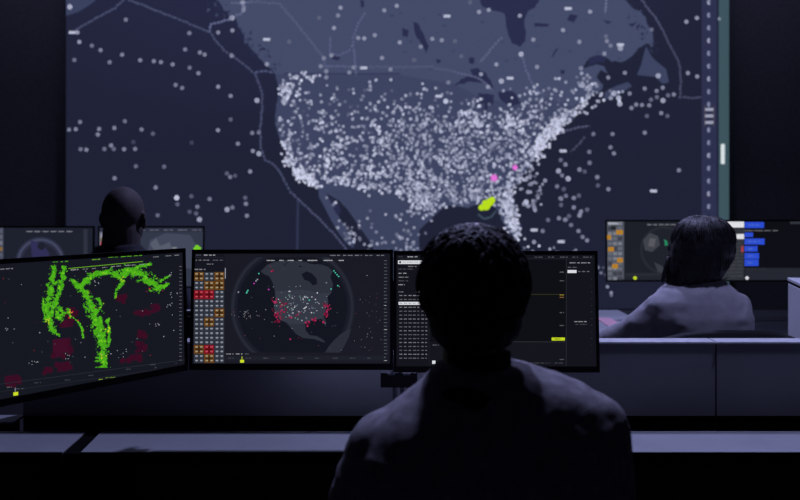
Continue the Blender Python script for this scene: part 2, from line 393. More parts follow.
# the crowd of dots across the country
US = [(281, 80), (400, 78), (455, 88), (478, 97), (520, 104), (548, 96), (577, 105), (562, 126), (547, 139), (531, 164), (514, 190), (511, 199), (521, 228), (516, 240), (504, 226), (497, 208), (480, 203),
      (452, 206), (437, 211), (424, 222), (416, 205), (408, 195), (384, 192), (365, 188), (342, 181), (322, 186), (303, 176), (289, 158), (277, 120)]
def ramp(v, a, b):
    t = max(0, min(1, (v - a) / (b - a))); return t * t * (3 - 2 * t)
def weight(x, y):
    w = .14 + .22 * ramp(y, 84, 130) + .30 * ramp(y, 128, 150) + .5 * ramp(x, 345, 425) * ramp(y, 96, 122)
    if x < 300: w = max(w, .5)
    if x > 470 and y > 104: w *= 1.08
    if y > 200 and x > 490: w *= 1.3
    return w * (.75 + .5 * noise.noise(Vector((x * .06, y * .06, 2))) + .3)
n = 0
while n < 1900:
    x, y = rnd.uniform(274, 580), rnd.uniform(76, 242)
    if inside(x, y, US) and rnd.random() < weight(x, y) / 1.4:
        mark(x, y, min(1.5, max(.2, rnd.gauss(1.0, .36))), rnd.uniform(1.1, 1.5)); n += 1
def strip(pts, n, sd, lv):
    n = int(n * .8); sd *= 1.35
    seg = list(zip(pts, pts[1:])); L = [math.hypot(b[0] - a[0], b[1] - a[1]) for a, b in seg]
    for _ in range(n):
        (a, b) = rnd.choices(seg, L)[0]; t = rnd.random()
        mark(a[0] + (b[0] - a[0]) * t + rnd.gauss(0, sd), a[1] + (b[1] - a[1]) * t + rnd.gauss(0, sd), min(1.7, max(.3, rnd.gauss(lv * 1.38, .3))), rnd.uniform(1.1, 1.6))
strip([(596, 96), (580, 106), (566, 118), (553, 128), (543, 142), (533, 160)], 170, 3.4, 1.0)
strip([(562, 119), (547, 134), (536, 148)], 150, 2.6, 1.3)
strip([(533, 160), (522, 174), (514, 186), (510, 200)], 70, 3.5, .9)
strip([(506, 200), (511, 214), (517, 234)], 150, 2.8, 1.1)
strip([(282, 142), (290, 160), (305, 177), (320, 186)], 90, 2.3, 1.1)
strip([(318, 178), (340, 180), (362, 187), (380, 191), (408, 194)], 70, 1.8, 1.0)
strip([(294, 170), (302, 178), (313, 181)], 60, 2, 1.35)
strip([(327, 165), (331, 160)], 22, 3, 1.2); strip([(372, 168), (373, 176)], 26, 4, 1.15); strip([(342, 178), (344, 182)], 16, 3, 1.2)
strip([(420, 178), (432, 190), (424, 202)], 60, 5, .9); strip([(418, 196), (420, 206)], 40, 5, 1.0)
strip([(470, 115), (477, 124)], 50, 5, 1.1); strip([(508, 122), (520, 118)], 50, 6, 1.0); strip([(378, 137), (384, 136)], 16, 4, 1.2)
strip([(284, 80), (286, 92), (288, 104)], 44, 3, 1.0); strip([(293, 76), (318, 78)], 22, 1.5, 1.0)
strip([(334, 142), (342, 150), (342, 132)], 34, 3, .95); strip([(325, 130), (328, 124)], 16, 3, .9)
strip([(600, 94), (618, 100), (626, 93)], 16, 3, .8); strip([(584, 80), (590, 88), (580, 92)], 34, 4, .75)
strip([(512, 94), (540, 96), (560, 92), (552, 82)], 44, 4, .8)
strip([(342, 222), (350, 236), (353, 243)], 22, 2, .6); strip([(356, 226), (372, 232), (378, 246), (395, 250)], 44, 6, .55)
strip([(398, 222), (406, 232), (412, 246)], 44, 6, .65); strip([(333, 204), (336, 202)], 6, 3, .5)
strip([(504, 248), (530, 250), (556, 254), (575, 262)], 44, 4, .8); strip([(540, 205), (536, 190), (534, 175)], 26, 2.5, .7)
strip([(590, 250), (605, 275), (608, 294)], 16, 4, .6)
S.dot(494, 178, 3.6, (224, 112, 214), 9); S.dot(515, 167.5, 2.8, (224, 112, 214), 9)
for x, y, r_ in ((490, 202, 4.2), (486, 206, 4.4), (481.5, 207.5, 3.2), (492, 200, 3.4), (485, 203, 3)): S.dot(x, y, r_, (183, 219, 28), 9)
S.line([(478, 214), (484, 219), (491, 217), (496, 211)], 1.4, (66, 84, 100), 3)
# ruler column and green band down the right side
S.rect_(701.5, -40, 716.5, 310, (46, 49, 77), 10)
S.rect_(716.5, -40, 718.5, 310, (30, 33, 56), 10)
S.rect_(718.5, -40, 730, 310, (61, 84, 93), 10)
y = 2.5; k = 0
while y < 300:
    S.line([(703, y + 6.4), (717.5, y + 6.4)], .9, (42, 44, 72), 11)
    if abs(y - 115) > 9:
        c = (138, 142, 172) if k % 3 else (160, 164, 190)
        S.dot(708.5, y, 1.7, c, 12, 7, 2.6); S.dot(709.3, y, .8, (80, 84, 120), 13, 6, 1.2)
    y += 12.75; k += 1
for yy in (109.5, 116, 122.5): S.rect_(705, yy - 1.4, 713, yy + 1.4, (160, 162, 184), 12)
S.rect_(704, 106, 704.8, 126, (84, 76, 84), 12); S.rect_(713.2, 106, 714, 126, (84, 76, 84), 12)
S.rect_(720.5, 144, 724.5, 164, (214, 222, 226), 12)
S.dot(719, 19, 1.6, (130, 140, 160), 12)
S.done(vw, 'display')

# ================================================================== desk monitors
MW, MH, MT = 0.549, 0.318, 0.012     # outside width, height, thickness of the slim front
def make_monitor(label, base, yaw, tilt, paint, group='monitors', bez=(0.008, 0.016, 0.011), MW=MW, MH=MH):
    """base: bottom centre of the front face"""
    t = thing('monitor', label, 'monitor', base, (R(-tilt), 0, yaw), group)
    w2 = MW / 2; s, sb, st = bez
    fr = bmesh.new()
    box(fr, -w2, -w2 + s, 0, MT, 0, MH); box(fr, w2 - s, w2, 0, MT, 0, MH)
    box(fr, -w2 + s, w2 - s, 0, MT, 0, sb); box(fr, -w2 + s, w2 - s, 0, MT, MH - st, MH)
    obj('bezel', fr, M['black'], t)
    bk = bmesh.new()
    a = [(x, 0.0125, z) for x, z in ((-w2 + .002, .002), (w2 - .002, .002), (w2 - .002, MH - .002), (-w2 + .002, MH - .002))]
    b = [(x, 0.024, z) for x, z in ((-w2 + .01, .01), (w2 - .01, .01), (w2 - .01, MH - .01), (-w2 + .01, MH - .01))]
    c = [(x, 0.038, z) for x, z in ((-.13, .06), (.13, .06), (.13, .25), (-.13, .25))]
    loft(bk, [a, b, c]); obj('back_shell', bk, M['black'], t, bevel=.003)
    obj('mount_plate', bx(-.05, .05, .039, .046, .105, .205), M['blackmetal'], t, bevel=.002)
    sc_ = Screen(t, (-w2 + s, w2 - s, sb, MH - st), 0.0035, 0.00012)
    paint(sc_); sc_.done(t)
    return t

def paint_globe(s):
    r_ = random.Random(11); K = 3.573
    X = lambda x: 180 + x / K
    Y = lambda y: 240 + y / K
    s.base((21, 22, 31))
    s.rect_(X(160), Y(38), X(748), Y(440), (25, 26, 36), 1)
    # globe
    cx, cy, rad = X(402), Y(240), 217 / K
    circ = lambda k, n=96: [(cx + rad * k * math.cos(2 * PI * i / n), cy + rad * k * math.sin(2 * PI * i / n)) for i in range(n)]
    cut = lambda pts: [(min(x, X(722)), max(min(y, Y(402)), Y(62))) for x, y in pts]
    for k, c in ((1.03, (27, 29, 39)), (1.012, (35, 38, 49)), (.99, (40, 43, 54)), (.97, (33, 36, 47)), (.955, (28, 30, 41)), (.93, (24, 26, 37)), (.90, (19, 21, 31))):
        s.poly(cut(circ(k)), c, 2 + (1.03 - k) * 6)
    L = [(288, 112), (300, 100), (312, 88), (340, 78), (378, 72), (420, 74), (455, 80), (470, 88), (500, 86), (530, 96), (546, 112), (537, 132), (547, 158), (541, 188), (527, 203), (530, 224), (520, 250), (514, 272), (524, 298), (516, 300), (505, 281),
         (480, 281), (461, 290), (447, 300), (449, 323), (464, 340), (488, 343), (505, 352), (520, 364), (514, 366), (480, 354), (440, 350), (415, 336), (395, 312), (376, 292), (358, 286), (342, 266), (335, 240), (341, 214), (339, 182), (331, 152), (319, 130), (300, 122)]
    s.poly([(X(a), Y(b)) for a, b in L], (45, 49, 60), 3.2)
    s.poly([(X(a), Y(b)) for a, b in [(340, 182), (440, 178), (500, 190), (541, 188), (527, 203), (530, 224), (520, 250), (514, 272), (505, 281), (461, 290), (447, 300), (395, 300), (358, 286), (342, 266), (335, 240), (341, 214)]], (52, 56, 68), 3.5)
    s.poly([(X(a), Y(b)) for a, b in [(434, 122), (452, 112), (472, 120), (488, 138), (490, 158), (474, 162), (462, 148), (444, 142)]], (20, 22, 32), 3.8)
    for _ in range(26):
        a, b = r_.uniform(350, 530), r_.uniform(68, 110); q = r_.uniform(4, 11)
        s.poly([(X(a + r_.uniform(-q, q)), Y(b + r_.uniform(-4, 4))) for _ in range(4)], r_.choice([(20, 22, 32), (50, 54, 66)]), 3.9)
    s.poly([(X(a), Y(b)) for a, b in [(519, 402), (530, 382), (548, 360), (572, 338), (598, 322), (612, 316), (602, 350), (582, 388), (570, 402)]], (43, 46, 57), 3.4)
    for a, b in ((470, 330), (520, 305), (545, 308), (555, 306)): s.dot(X(a), Y(b), .9, (58, 62, 74), 3.6, 6, .4)
    for _ in range(120):
        a, b = r_.gauss(425, 60), r_.gauss(235, 32)
        if inside(a, b, L): s.dot(X(a), Y(b), r_.uniform(.35, .75), r_.choice([(130, 134, 150), (176, 178, 190), (96, 100, 114), (214, 214, 222), (110, 150, 136)]), 5, 6)
    for ca, cb, sd, n_ in ((348, 268, 9, 26), (350, 285, 7, 12), (340, 220, 10, 10), (370, 235, 11, 12), (524, 242, 7, 22), (520, 265, 5, 10), (483, 288, 8, 12), (456, 300, 6, 9), (327, 106, 5, 5), (400, 270, 14, 8), (515, 292, 3, 4), (430, 342, 12, 3)):
        for _ in range(n_):
            s.dot(X(r_.gauss(ca, sd)), Y(r_.gauss(cb, sd)), r_.uniform(.4, 1.15), r_.choice([(128, 20, 54), (150, 26, 68), (104, 18, 46), (170, 44, 92)]), 5.2, 6)
    for a, b, c in ((240, 185, 0), (243, 180, 0), (238, 189, 0), (265, 155, 1), (277, 141, 2), (282, 120, 0), (272, 146, 2), (550, 110, 0), (555, 117, 0), (561, 124, 0), (567, 130, 0), (564, 163, 0), (317, 177, 1), (209, 186, 2), (462, 215, 0), (540, 175, 0)):
        s.dot(X(a), Y(b), .8, ((70, 190, 160), (190, 60, 180), (150, 152, 165))[c], 5.4, 6)
    for _ in range(26): s.dot(X(r_.gauss(240, 24)), Y(r_.gauss(265, 8)), r_.uniform(.3, .55), (128, 124, 132), 5, 5)
    for _ in range(40): s.dot(X(r_.uniform(190, 720)), Y(r_.uniform(90, 395)), r_.uniform(.25, .5), r_.choice([(90, 92, 104), (150, 150, 160), (120, 60, 80)]), 5, 5)
    for _ in range(22): s.dot(X(r_.uniform(640, 715)), Y(r_.uniform(200, 395)), r_.uniform(.25, .5), (110, 112, 122), 5, 5)
    # header, side list
    s.words(X(57), X(76), Y(54), (86, 88, 98), 1.4, r_); s.words(X(86), X(126), Y(54), (196, 198, 206), 1.4, r_)
    for a, b in ((536, 572), (583, 618), (625, 650), (662, 690), (702, 732)): s.words(X(a), X(b), Y(55), (150, 152, 160), 1.1, r_)
    s.rect_(X(48), Y(62), X(160), Y(62.8), (44, 46, 56), 2)
    s.words(X(57), X(61), Y(72), (170, 172, 180), 1.1, r_); s.words(X(67), X(104), Y(72), (150, 152, 160), 1.1, r_); s.words(X(118), X(154), Y(72), (120, 122, 132), 1.0, r_)
    s.words(X(96), X(119), Y(86), (160, 162, 170), 1.0, r_)
    s.words(X(53), X(92), Y(105), (176, 178, 186), 1.3, r_); s.rect_(X(160.5), Y(100), X(163.5), Y(138), (150, 154, 164), 4)
    rows = ['OGO', 'GOO', 'RRG', 'GGG', 'GGO', 'GOG', 'GGG', 'GGG', 'ORG', 'GOG']
    for j, row in enumerate(rows):
        for i, ch in enumerate(row):
            x0, y0 = 50 + i * 36.5, 114.5 + j * 32.6
            bg = {'O': (104, 66, 24), 'G': (50, 55, 66), 'R': (136, 18, 36)}[ch]
            mid = {'O': (58, 36, 14), 'G': (44, 48, 58), 'R': (84, 8, 18)}[ch]
            s.rect_(X(x0), Y(y0), X(x0 + 35), Y(y0 + 31), bg, 2)
            s.rect_(X(x0 + 14), Y(y0 + 3), X(x0 + 21), Y(y0 + 28), mid, 3); s.rect_(X(x0 + 4), Y(y0 + 12), X(x0 + 31), Y(y0 + 19), mid, 3)
            for a in (5, 22):
                for b in (4, 20):
                    hi = {'O': (168, 150, 120), 'G': (146, 152, 164), 'R': (190, 76, 86)}[ch]
                    s.rect_(X(x0 + a), Y(y0 + b), X(x0 + a + 9), Y(y0 + b + 4.5), hi, 4)
                    s.rect_(X(x0 + a + 2), Y(y0 + b + 5), X(x0 + a + 7), Y(y0 + b + 8), tuple(int(v * .6) for v in hi), 4)
    for a, b in ((310, 338), (355, 370), (385, 407), (424, 437), (455, 494), (513, 548), (567, 586)):
        s.words(X(a), X(b), Y(73), (210, 212, 218), 1.25, r_, w=(8, 12))
    s.words(X(165), X(192), Y(407), (170, 172, 180), 1.1, r_); s.words(X(200), X(225), Y(407), (200, 202, 208), 1.1, r_); s.words(X(232), X(246), Y(407), (110, 112, 120), 1.1, r_)
    s.rect_(X(163), Y(414), X(735), Y(430), (29, 31, 41), 2)
    for i in range(9): s.words(X(173 + i * 62), X(192 + i * 62), Y(422), (92, 94, 104), .9, r_)
    s.rect_(X(220.5), Y(416), X(223), Y(428), (190, 200, 40), 5); s.rect_(X(215), Y(428), X(229), Y(438), (206, 226, 40), 6)
    for i in range(30):
        y = 74 + i * 12.3
        s.words(X(729), X(740), Y(y), (200, 202, 208) if i in (13, 20, 29) else (112, 114, 124), .9, r_)

def paint_table(s):
    r_ = random.Random(23); K = 3.3333
    X = lambda x: 380 + x / K
    Y = lambda y: 240 + y / K
    s.base((19, 20, 27))
    s.rect_(X(165), Y(66), X(620), Y(340), (14, 15, 20), 1)
    s.rect_(X(165), Y(342), X(620), Y(420), (20, 21, 28), 1)
    s.words(X(92), X(126), Y(56), (190, 192, 200), 1.4, r_); s.words(X(62), X(80), Y(56), (70, 72, 80), 1.2, r_)
    s.rect_(X(60), Y(68), X(150), Y(80), (214, 216, 222), 3); s.dot(X(67), Y(74), 1.1, (30, 31, 38), 4)
    s.words(X(76), X(140), Y(74), (190, 192, 198), 1.2, r_)
    for a, b, y, v in ((94, 122, 88, 150), (62, 112, 97, 92), (62, 88, 111, 190), (62, 96, 124, 150), (62, 94, 136, 96), (62, 82, 149, 190), (62, 78, 173, 140), (120, 134, 173, 130)):
        s.words(X(a), X(b), Y(y), (v, v, v + 6), 1.2, r_)
    for i in range(17):
        y = 185 + i * 13.05
        if i == 2:
            s.rect_(X(62), Y(y - 5), X(160), Y(y + 5), (218, 220, 226), 3); c = (150, 152, 158)
        else: c = (124, 126, 134) if i % 3 else (156, 158, 166)
        for a, b in ((65, 74), (80, 90), (95, 106), (110, 121), (125, 131), (138, 146), (151, 157)):
            s.words(X(a), X(b), Y(y), c, 1.15, r_, w=(2.5, 4))
    s.rect_(X(163), Y(62), X(164), Y(420), (38, 39, 47), 2)
    s.rect_(X(62), Y(62), X(716), Y(63), (44, 45, 53), 2)
    s.words(X(175), X(196), Y(350), (120, 122, 130), 1.0, r_); s.rect_(X(174), Y(402), X(185), Y(413), (226, 228, 234), 4)
    for a, b in ((515, 546), (560, 580), (600, 626), (640, 660), (676, 706)): s.words(X(a), X(b), Y(57), (110, 112, 120), 1.0, r_)
    s.rect_(X(620), Y(62), X(621.5), Y(420), (46, 47, 55), 3)
    s.words(X(632), X(700), Y(76), (180, 182, 190), 1.2, r_); s.words(X(626), X(656), Y(91), (120, 122, 130), 1.0, r_)
    s.rect_(X(625), Y(100), X(655), Y(110), (220, 222, 228), 3); s.words(X(660), X(702), Y(105), (130, 132, 140), 1.2, r_)
    s.words(X(648), X(694), Y(272), (180, 182, 190), 1.2, r_); s.words(X(652), X(690), Y(281), (90, 92, 100), 1.0, r_)
    for y, c in ((107, (130, 132, 138)), (136, (110, 112, 118)), (183, (190, 170, 60)), (191, (170, 120, 60)), (242, (120, 122, 128)), (285, (110, 112, 118)), (398, (110, 112, 118))):
        s.words(X(599), X(613), Y(y), c, 1.1, r_)
    s.rect_(X(170), Y(180), X(596), Y(182.5), (50, 49, 26), 3)
    s.rect_(X(440), Y(338), X(618), Y(340.5), (44, 45, 50), 3)
    s.rect_(X(572), Y(325), X(616), Y(335), (196, 214, 36), 4); s.words(X(582), X(606), Y(330), (80, 90, 20), 1.1, r_)
    for a, b in ((470, 486), (500, 568), (582, 614)): s.words(X(a), X(b), Y(410), (86, 88, 96), 1.0, r_)
    for i in range(12): s.words(X(703), X(707), Y(130 + i * 22), (70, 72, 80), .8, r_)

def paint_radar(s):
    r_ = random.Random(31); K = 2.94
    X = lambda x: x / K
    Y = lambda y: 240 + y / K
    s.base((20, 21, 29))
    s.poly([(X(-400), Y(96)), (X(545), Y(36)), (X(545), Y(362)), (X(-400), Y(560))], (22, 24, 33), .8)
    def cell(x, y, q, c, layer):
        x = round(x / 2.6) * 2.6; y = round(y / 2.6) * 2.6
        s.poly([(X(x - q), Y(y + q)), (X(x + q), Y(y + q * .85)), (X(x + q), Y(y - q)), (X(x - q), Y(y - q * .85))], c, layer)
    arms = []
    def stroke(pts, w, k=1.0):
        for a, b, wa, wb in zip(pts, pts[1:], w, w[1:]): arms.append((a, b, wa * k * .80, wb * k * .80))
    stroke([(158, 82), (153, 120), (144, 160), (136, 195), (140, 230), (152, 262), (172, 281)], [9, 9, 10, 11, 11, 10, 4])
    stroke([(186, 82), (183, 115), (172, 155), (158, 190), (148, 220)], [7, 7, 8, 8, 6])
    stroke([(128, 172), (126, 200), (134, 236)], [3, 4, 3]); stroke([(166, 210), (175, 230), (182, 214), (172, 200)], [7, 9, 8, 6])
    stroke([(196, 200), (206, 222)], [4, 4]); stroke([(214, 226), (232, 244), (242, 262), (243, 288)], [2, 3, 3, 3])
    stroke([(210, 118), (238, 138), (256, 112), (290, 98), (330, 94), (354, 104), (374, 96)], [7, 13, 9, 8, 9, 10, 9])
    stroke([(364, 84), (400, 94), (430, 110), (450, 128), (464, 142), (494, 128)], [9, 15, 14, 14, 10, 3])
    stroke([(400, 78), (440, 70)], [4, 5]); stroke([(352, 106), (362, 122), (340, 148), (338, 168)], [6, 6, 4, 3]); stroke([(470, 120), (498, 104)], [4, 2])
    stroke([(236, 138), (252, 162), (266, 190), (277, 222), (290, 256), (298, 290), (302, 318)], [8, 11, 13, 18, 19, 16, 12])
    stroke([(302, 315), (299, 340), (301, 374)], [12, 15, 15]); stroke([(314, 236), (320, 262), (318, 310)], [6, 4, 4]); stroke([(288, 172), (296, 190)], [6, 6])
    Q = 1.75
    def level(x, y):
        best = 9
        for (a, b, wa, wb) in arms:
            dx, dy = b[0] - a[0], b[1] - a[1]; t = max(0, min(1, ((x - a[0]) * dx + (y - a[1]) * dy) / (dx * dx + dy * dy)))
            d = math.hypot(x - a[0] - dx * t, y - a[1] - dy * t) / (wa + (wb - wa) * t)
            if d < best: best = d
        return best
    y = 64.0
    while y < 375:
        x = 110.0; run = None
        while x < 506:
            v = Vector((x, y, 0))
            f = level(x, y) if y > 60 else 9
            if f < 2.2: f = f / 1.25 + 1.15 * noise.noise(v * .07) + .9 * noise.noise(v * .19 + Vector((5, 0, 0))) + .55 * noise.noise(v * .5)
            c = None
            if f < .92:
                g = noise.noise(v * .13 + Vector((0, 0, 7))) + .6 * noise.noise(v * .5 + Vector((0, 0, 3)))
                c = (66, 158, 24) if g < -.1 else (80, 178, 26) if g < .45 else (98, 196, 34) if g < .74 else (176, 200, 44)
                if f > .78: c = (58, 134, 26)
            if run and run[1] != c:
                s.rect_(X(run[0]), Y(y), X(x), Y(y + Q), run[1], 3); run = None
            if c and not run: run = (x, c)
            x += Q
        y += Q
    for cx_, cy_, n_ in ((206, 214, 7), (318, 265, 7), (300, 344, 5), (141, 236, 7), (363, 118, 5)):
        for _ in range(n_): cell(r_.gauss(cx_, 4), r_.gauss(cy_, 5), 1.5, (214, 210, 48), 5 + r_.random())
    for x, y in ((214, 210), (209, 212), (228, 236), (204, 228), (440, 144)): cell(x, y, 2, (190, 40, 50), 6)
    for a, b, c, d in ((155, 293, 205, 336), (160, 336, 186, 346), (168, 362, 202, 388), (15, 400, 56, 421), (134, 378, 150, 392), (346, 162, 366, 182), (450, 188, 466, 206), (402, 300, 424, 332), (408, 268, 424, 290), (380, 338, 408, 356), (434, 208, 452, 216), (398, 208, 420, 220), (196, 200, 220, 240), (182, 236, 206, 258), (26, 424, 40, 430), (362, 350, 380, 358)):
        s.poly([(X(a), Y(d)), (X(c), Y(d - (c - a) * .12)), (X(c), Y(b - (c - a) * .12)), (X(a), Y(b))], r_.choice([(56, 13, 35), (48, 13, 32), (62, 14, 38)]), 2)
        for _ in range(6):
            q = r_.uniform(3, 7); x, y = r_.choice((a, c)) + r_.uniform(-5, 5), r_.uniform(b, d)
            s.poly([(X(x - q), Y(y + q)), (X(x + q), Y(y + q)), (X(x + q), Y(y - q)), (X(x - q), Y(y - q))], (58, 12, 34), 2.2)
    for _ in range(70):
        s.dot(X(r_.uniform(-120, 520)), Y(r_.uniform(90, 385)), r_.uniform(.28, .6), r_.choice([(120, 122, 132), (170, 172, 180), (90, 92, 102), (140, 40, 56)]), 5, 5)
    for cx_, cy_ in ((500, 100), (515, 160), (495, 190), (200, 345), (285, 125), (465, 250), (368, 330), (90, 360), (22, 262)):
        for _ in range(5): s.dot(X(r_.gauss(cx_, 6)), Y(r_.gauss(cy_, 4)), .5, (150, 152, 162), 5, 5)
    sl = -.07
    for a, b, y, c in ((155, 172, 65, (96, 190, 40)), (178, 200, 64, (110, 210, 40)), (318, 346, 51, (110, 200, 40)), (355, 420, 49, (120, 220, 40)), (270, 300, 58, (130, 200, 50)),
                       (208, 230, 88, (196, 198, 204)), (243, 258, 86, (150, 152, 160)), (270, 285, 84, (150, 152, 160)), (300, 315, 81, (150, 152, 160)), (327, 355, 78, (170, 172, 180)), (368, 398, 75, (170, 172, 180)), (410, 432, 72, (150, 152, 160)),
                       (0, 38, 86, (170, 172, 180)), (-60, -14, 92, (130, 132, 140)), (450, 470, 50, (140, 142, 150)), (486, 505, 47, (140, 142, 150)), (512, 526, 45, (160, 162, 170)), (20, 35, 433, (130, 132, 140)), (45, 75, 438, (90, 92, 100)), (290, 302, 410, (170, 200, 60)), (310, 338, 405, (120, 160, 50)), (100, 120, 420, (80, 82, 92)), (190, 208, 412, (80, 82, 92)), (260, 280, 398, (80, 82, 92)), (370, 388, 380, (80, 82, 92)), (440, 460, 367, (80, 82, 92))):
        s.words(X(a), X(b), Y(y), c, 1.1, r_, sl)
    s.line([(X(200), Y(84)), (X(420), Y(63))], .5, (120, 190, 40), 4)
    s.line([(X(-200), Y(450)), (X(545), Y(352))], .6, (40, 42, 52), 3); s.line([(X(-200), Y(474)), (X(545), Y(370))], .6, (34, 36, 46), 3)
    s.poly([(X(39), Y(458)), (X(53), Y(456)), (X(53), Y(446)), (X(39), Y(448))], (206, 226, 40), 6); s.poly([(X(43), Y(446)), (X(46), Y(446)), (X(46), Y(434)), (X(43), Y(434))], (120, 122, 130), 6)
    for i in range(26): s.words(X(527), X(534), Y(78 + i * 11), (120, 122, 132), .9, r_)
    s.words(X(486), X(490), Y(124), (160, 162, 170), 1, r_)

FRONT = 'operator monitors along the front console'
mon_mid = make_monitor('black monitor showing a dark globe with a grid of orange and red tiles', P(291.0, 370.0, 1.965), 0, 5, paint_globe, FRONT, MW=.542, MH=.319)
mon_right = make_monitor('black monitor showing list rows and a yellow tag, half hidden by the seated man', P(496.7, 372.6, 1.968), 0, 4, paint_table, FRONT, MW=.549, MH=.323)
pr = P(188, 370.2, 1.985); pl = P(0, 405.3, 1.640)
dv = Vector((pr.x - pl.x, pr.y - pl.y, 0)); yaw = math.atan2(dv.y, dv.x); dv.normalize()
cb = Vector((pr.x, pr.y, pr.z)) - dv * (MW / 2)
mon_left = make_monitor('black angled monitor showing a bright green weather radar map', cb, yaw, 2, paint_radar, FRONT, MH=.327)

# rear row monitors
def paint_rear_globe(x0, seed, arc):
    def f(s):
        r_ = random.Random(seed)
        s.base((30, 33, 46))
        s.rect_(x0 + 2, 200, x0 + 17, 300, (66, 70, 86), 2)
        for i in range(9):
            for j in range(2):
                s.rect_(x0 + 3 + j * 7, 229 + i * 6, x0 + 9 + j * 7, 233 + i * 6, r_.choice([(110, 112, 128), (84, 88, 104), (130, 100, 60), (92, 96, 112)]), 3)
        for i in range(6): s.words(x0 + 40 + i * 8, x0 + 46 + i * 8, 231.5, (150, 152, 168), 1.5, r_, w=(5, 7))
        cx, cy, r0 = x0 + 54, 262, 25
        for k, c in ((1.0, (46, 50, 70)), (.93, (66, 70, 96)), (.84, (44, 47, 66)), (.74, (34, 36, 52))):
            s.dot(cx, cy, r0 * k, c, 3 + (1 - k) * 3, 40)
        s.poly([(cx - 10, cy - 22), (cx + 3, cy - 18), (cx + 9, cy - 8), (cx + 4, cy + 6), (cx - 8, cy)], (48, 46, 84), 5)
        s.dot(cx + 1, cy - 16, 4, (30, 32, 46), 6)
        s.rect_(x0 + 97, 229, x0 + 101, 290, (46, 50, 64), 3)
        s.words(x0 + 84, x0 + 103, 226.6, (96, 98, 116), 1, r_)
    return f
def paint_rear_map(s):
    r_ = random.Random(9)
    s.base((50, 56, 72)); s.rect_(98, 226, 203, 232, (44, 48, 64), 1)
    for i in range(5): s.words(136 + i * 14, 145 + i * 14, 230, (118, 122, 138), 1.6, r_, w=(4, 6))
    s.rect_(99.5, 232, 109, 300, (104, 106, 122), 3)
    for y, c in ((236, (150, 150, 164)), (244, (196, 50, 74)), (240, (120, 104, 84)), (252, (120, 100, 80))): s.rect_(100.5, y - 2, 108, y + 2, c, 4)
    s.poly([(146, 262), (150, 240), (166, 233), (190, 235), (198, 248), (199, 270)], (66, 72, 90), 2)
    s.poly([(150, 244), (156, 238), (160, 246), (170, 242), (172, 252), (158, 256)], (86, 92, 108), 3)
    for x, y in ((197, 247), (199, 248.5), (195.5, 249), (197.5, 250)): s.dot(x, y, 2.2, (116, 202, 40), 5)
    s.rect_(172, 247, 177, 249, (120, 124, 130), 4)
def paint_woman_globe(s):
    r_ = random.Random(4)
    s.base((33, 36, 44)); s.rect_(625, 221, 716, 276, (29, 31, 39), 1)
    s.rect_(606.5, 221, 624, 279, (78, 82, 94), 2)
    for y in range(222, 278, 5):
        for x in (608, 613, 618): s.rect_(x, y, x + 4, y + 3.2, r_.choice([(118, 122, 132), (98, 102, 112), (60, 62, 72)]), 3)
    for x, y, w in ((616, 230, 7), (608, 247, 6), (617, 258, 6), (612, 264, 6), (607, 235, 4)): s.rect_(x, y, x + w, y + 4.5, (176, 124, 40), 4)
    s.rect_(608, 222.5, 618, 224.5, (160, 164, 174), 4); s.rect_(611, 226, 616, 230, (36, 36, 42), 4)
    for i in range(6): s.words(647 + i * 6, 651.5 + i * 6, 224.6, (136, 138, 148), 1.8, r_, w=(4, 5))
    s.dot(664, 250, 24, (38, 41, 49), 2, 40); s.dot(664, 250, 21.5, (30, 33, 41), 2.4, 40)
    s.poly([(643, 240), (650, 233), (658, 236), (660, 245), (652, 252), (645, 250)], (62, 65, 72), 3)
    s.poly([(650, 238), (656, 239), (654, 247), (648, 246)], (86, 88, 94), 3.5)
    s.poly([(654, 262), (662, 266), (668, 274), (658, 272)], (56, 59, 66), 3)
    s.poly([(664, 239), (667, 241), (668, 245), (665, 246)], (40, 130, 92), 4)
    s.rect_(625, 273, 716, 276, (40, 42, 50), 3); s.dot(635, 278, 1.9, (190, 210, 40), 5)
def paint_woman_list(s):
    r_ = random.Random(6)
    s.base((24, 25, 33)); s.rect_(745, 219, 830, 268, (14, 15, 21), 1); s.rect_(745, 268, 830, 284, (36, 38, 48), 1)
    s.rect_(716, 221, 744, 281, (48, 50, 58), 2)
    for i in range(11): s.words(728, 743, 240 + i * 3.6, (78, 80, 86), 1.6, r_, w=(4, 8))
    s.rect_(716, 221.5, 744, 227.5, (222, 222, 228), 4); s.rect_(718, 234, 744, 239, (220, 220, 226), 4)
    for a, y0, y1 in ((764, 222, 228), (753, 232.5, 237), (764.5, 238.5, 244.5), (757.5, 246, 251.5), (759, 253, 259), (758.5, 259.5, 266)):
        s.rect_(744.5, y0, a, y1, (44, 76, 206), 4); s.words(748, a - 5, (y0 + y1) / 2, (92, 124, 232), 2, r_)
    s.words(744, 778, 230.6, (118, 118, 126), 1.6, r_, w=(6, 10)); s.rect_(741, 246, 743.5, 252, (170, 60, 70), 5)
    s.rect_(790, 220, 830, 224, (50, 52, 62), 3); s.words(745, 765, 268.5, (60, 62, 72), 1.2, r_); s.dot(747, 278, 1.8, (222, 222, 230), 5)
REAR = 'monitors along the rear console'
BD = 3.8
def rear(px, py, label, paint): return make_monitor(label, P(px, py, BD), 0, 2, paint, REAR, bez=(.008, .009, .009))
rear(40, 288, 'blurred rear monitor at the far left showing a lilac globe arc', paint_rear_globe(-13.5, 3, 0))
rear(150.5, 288, 'blurred rear monitor beside the bald person showing a pale map', paint_rear_map)
rear(659.5, 281.8, 'blurred rear monitor showing a grey globe and orange tiles, left of the woman', paint_woman_globe)
rear(768, 281.8, 'blurred rear monitor showing bright blue tags, right of the woman', paint_woman_list)

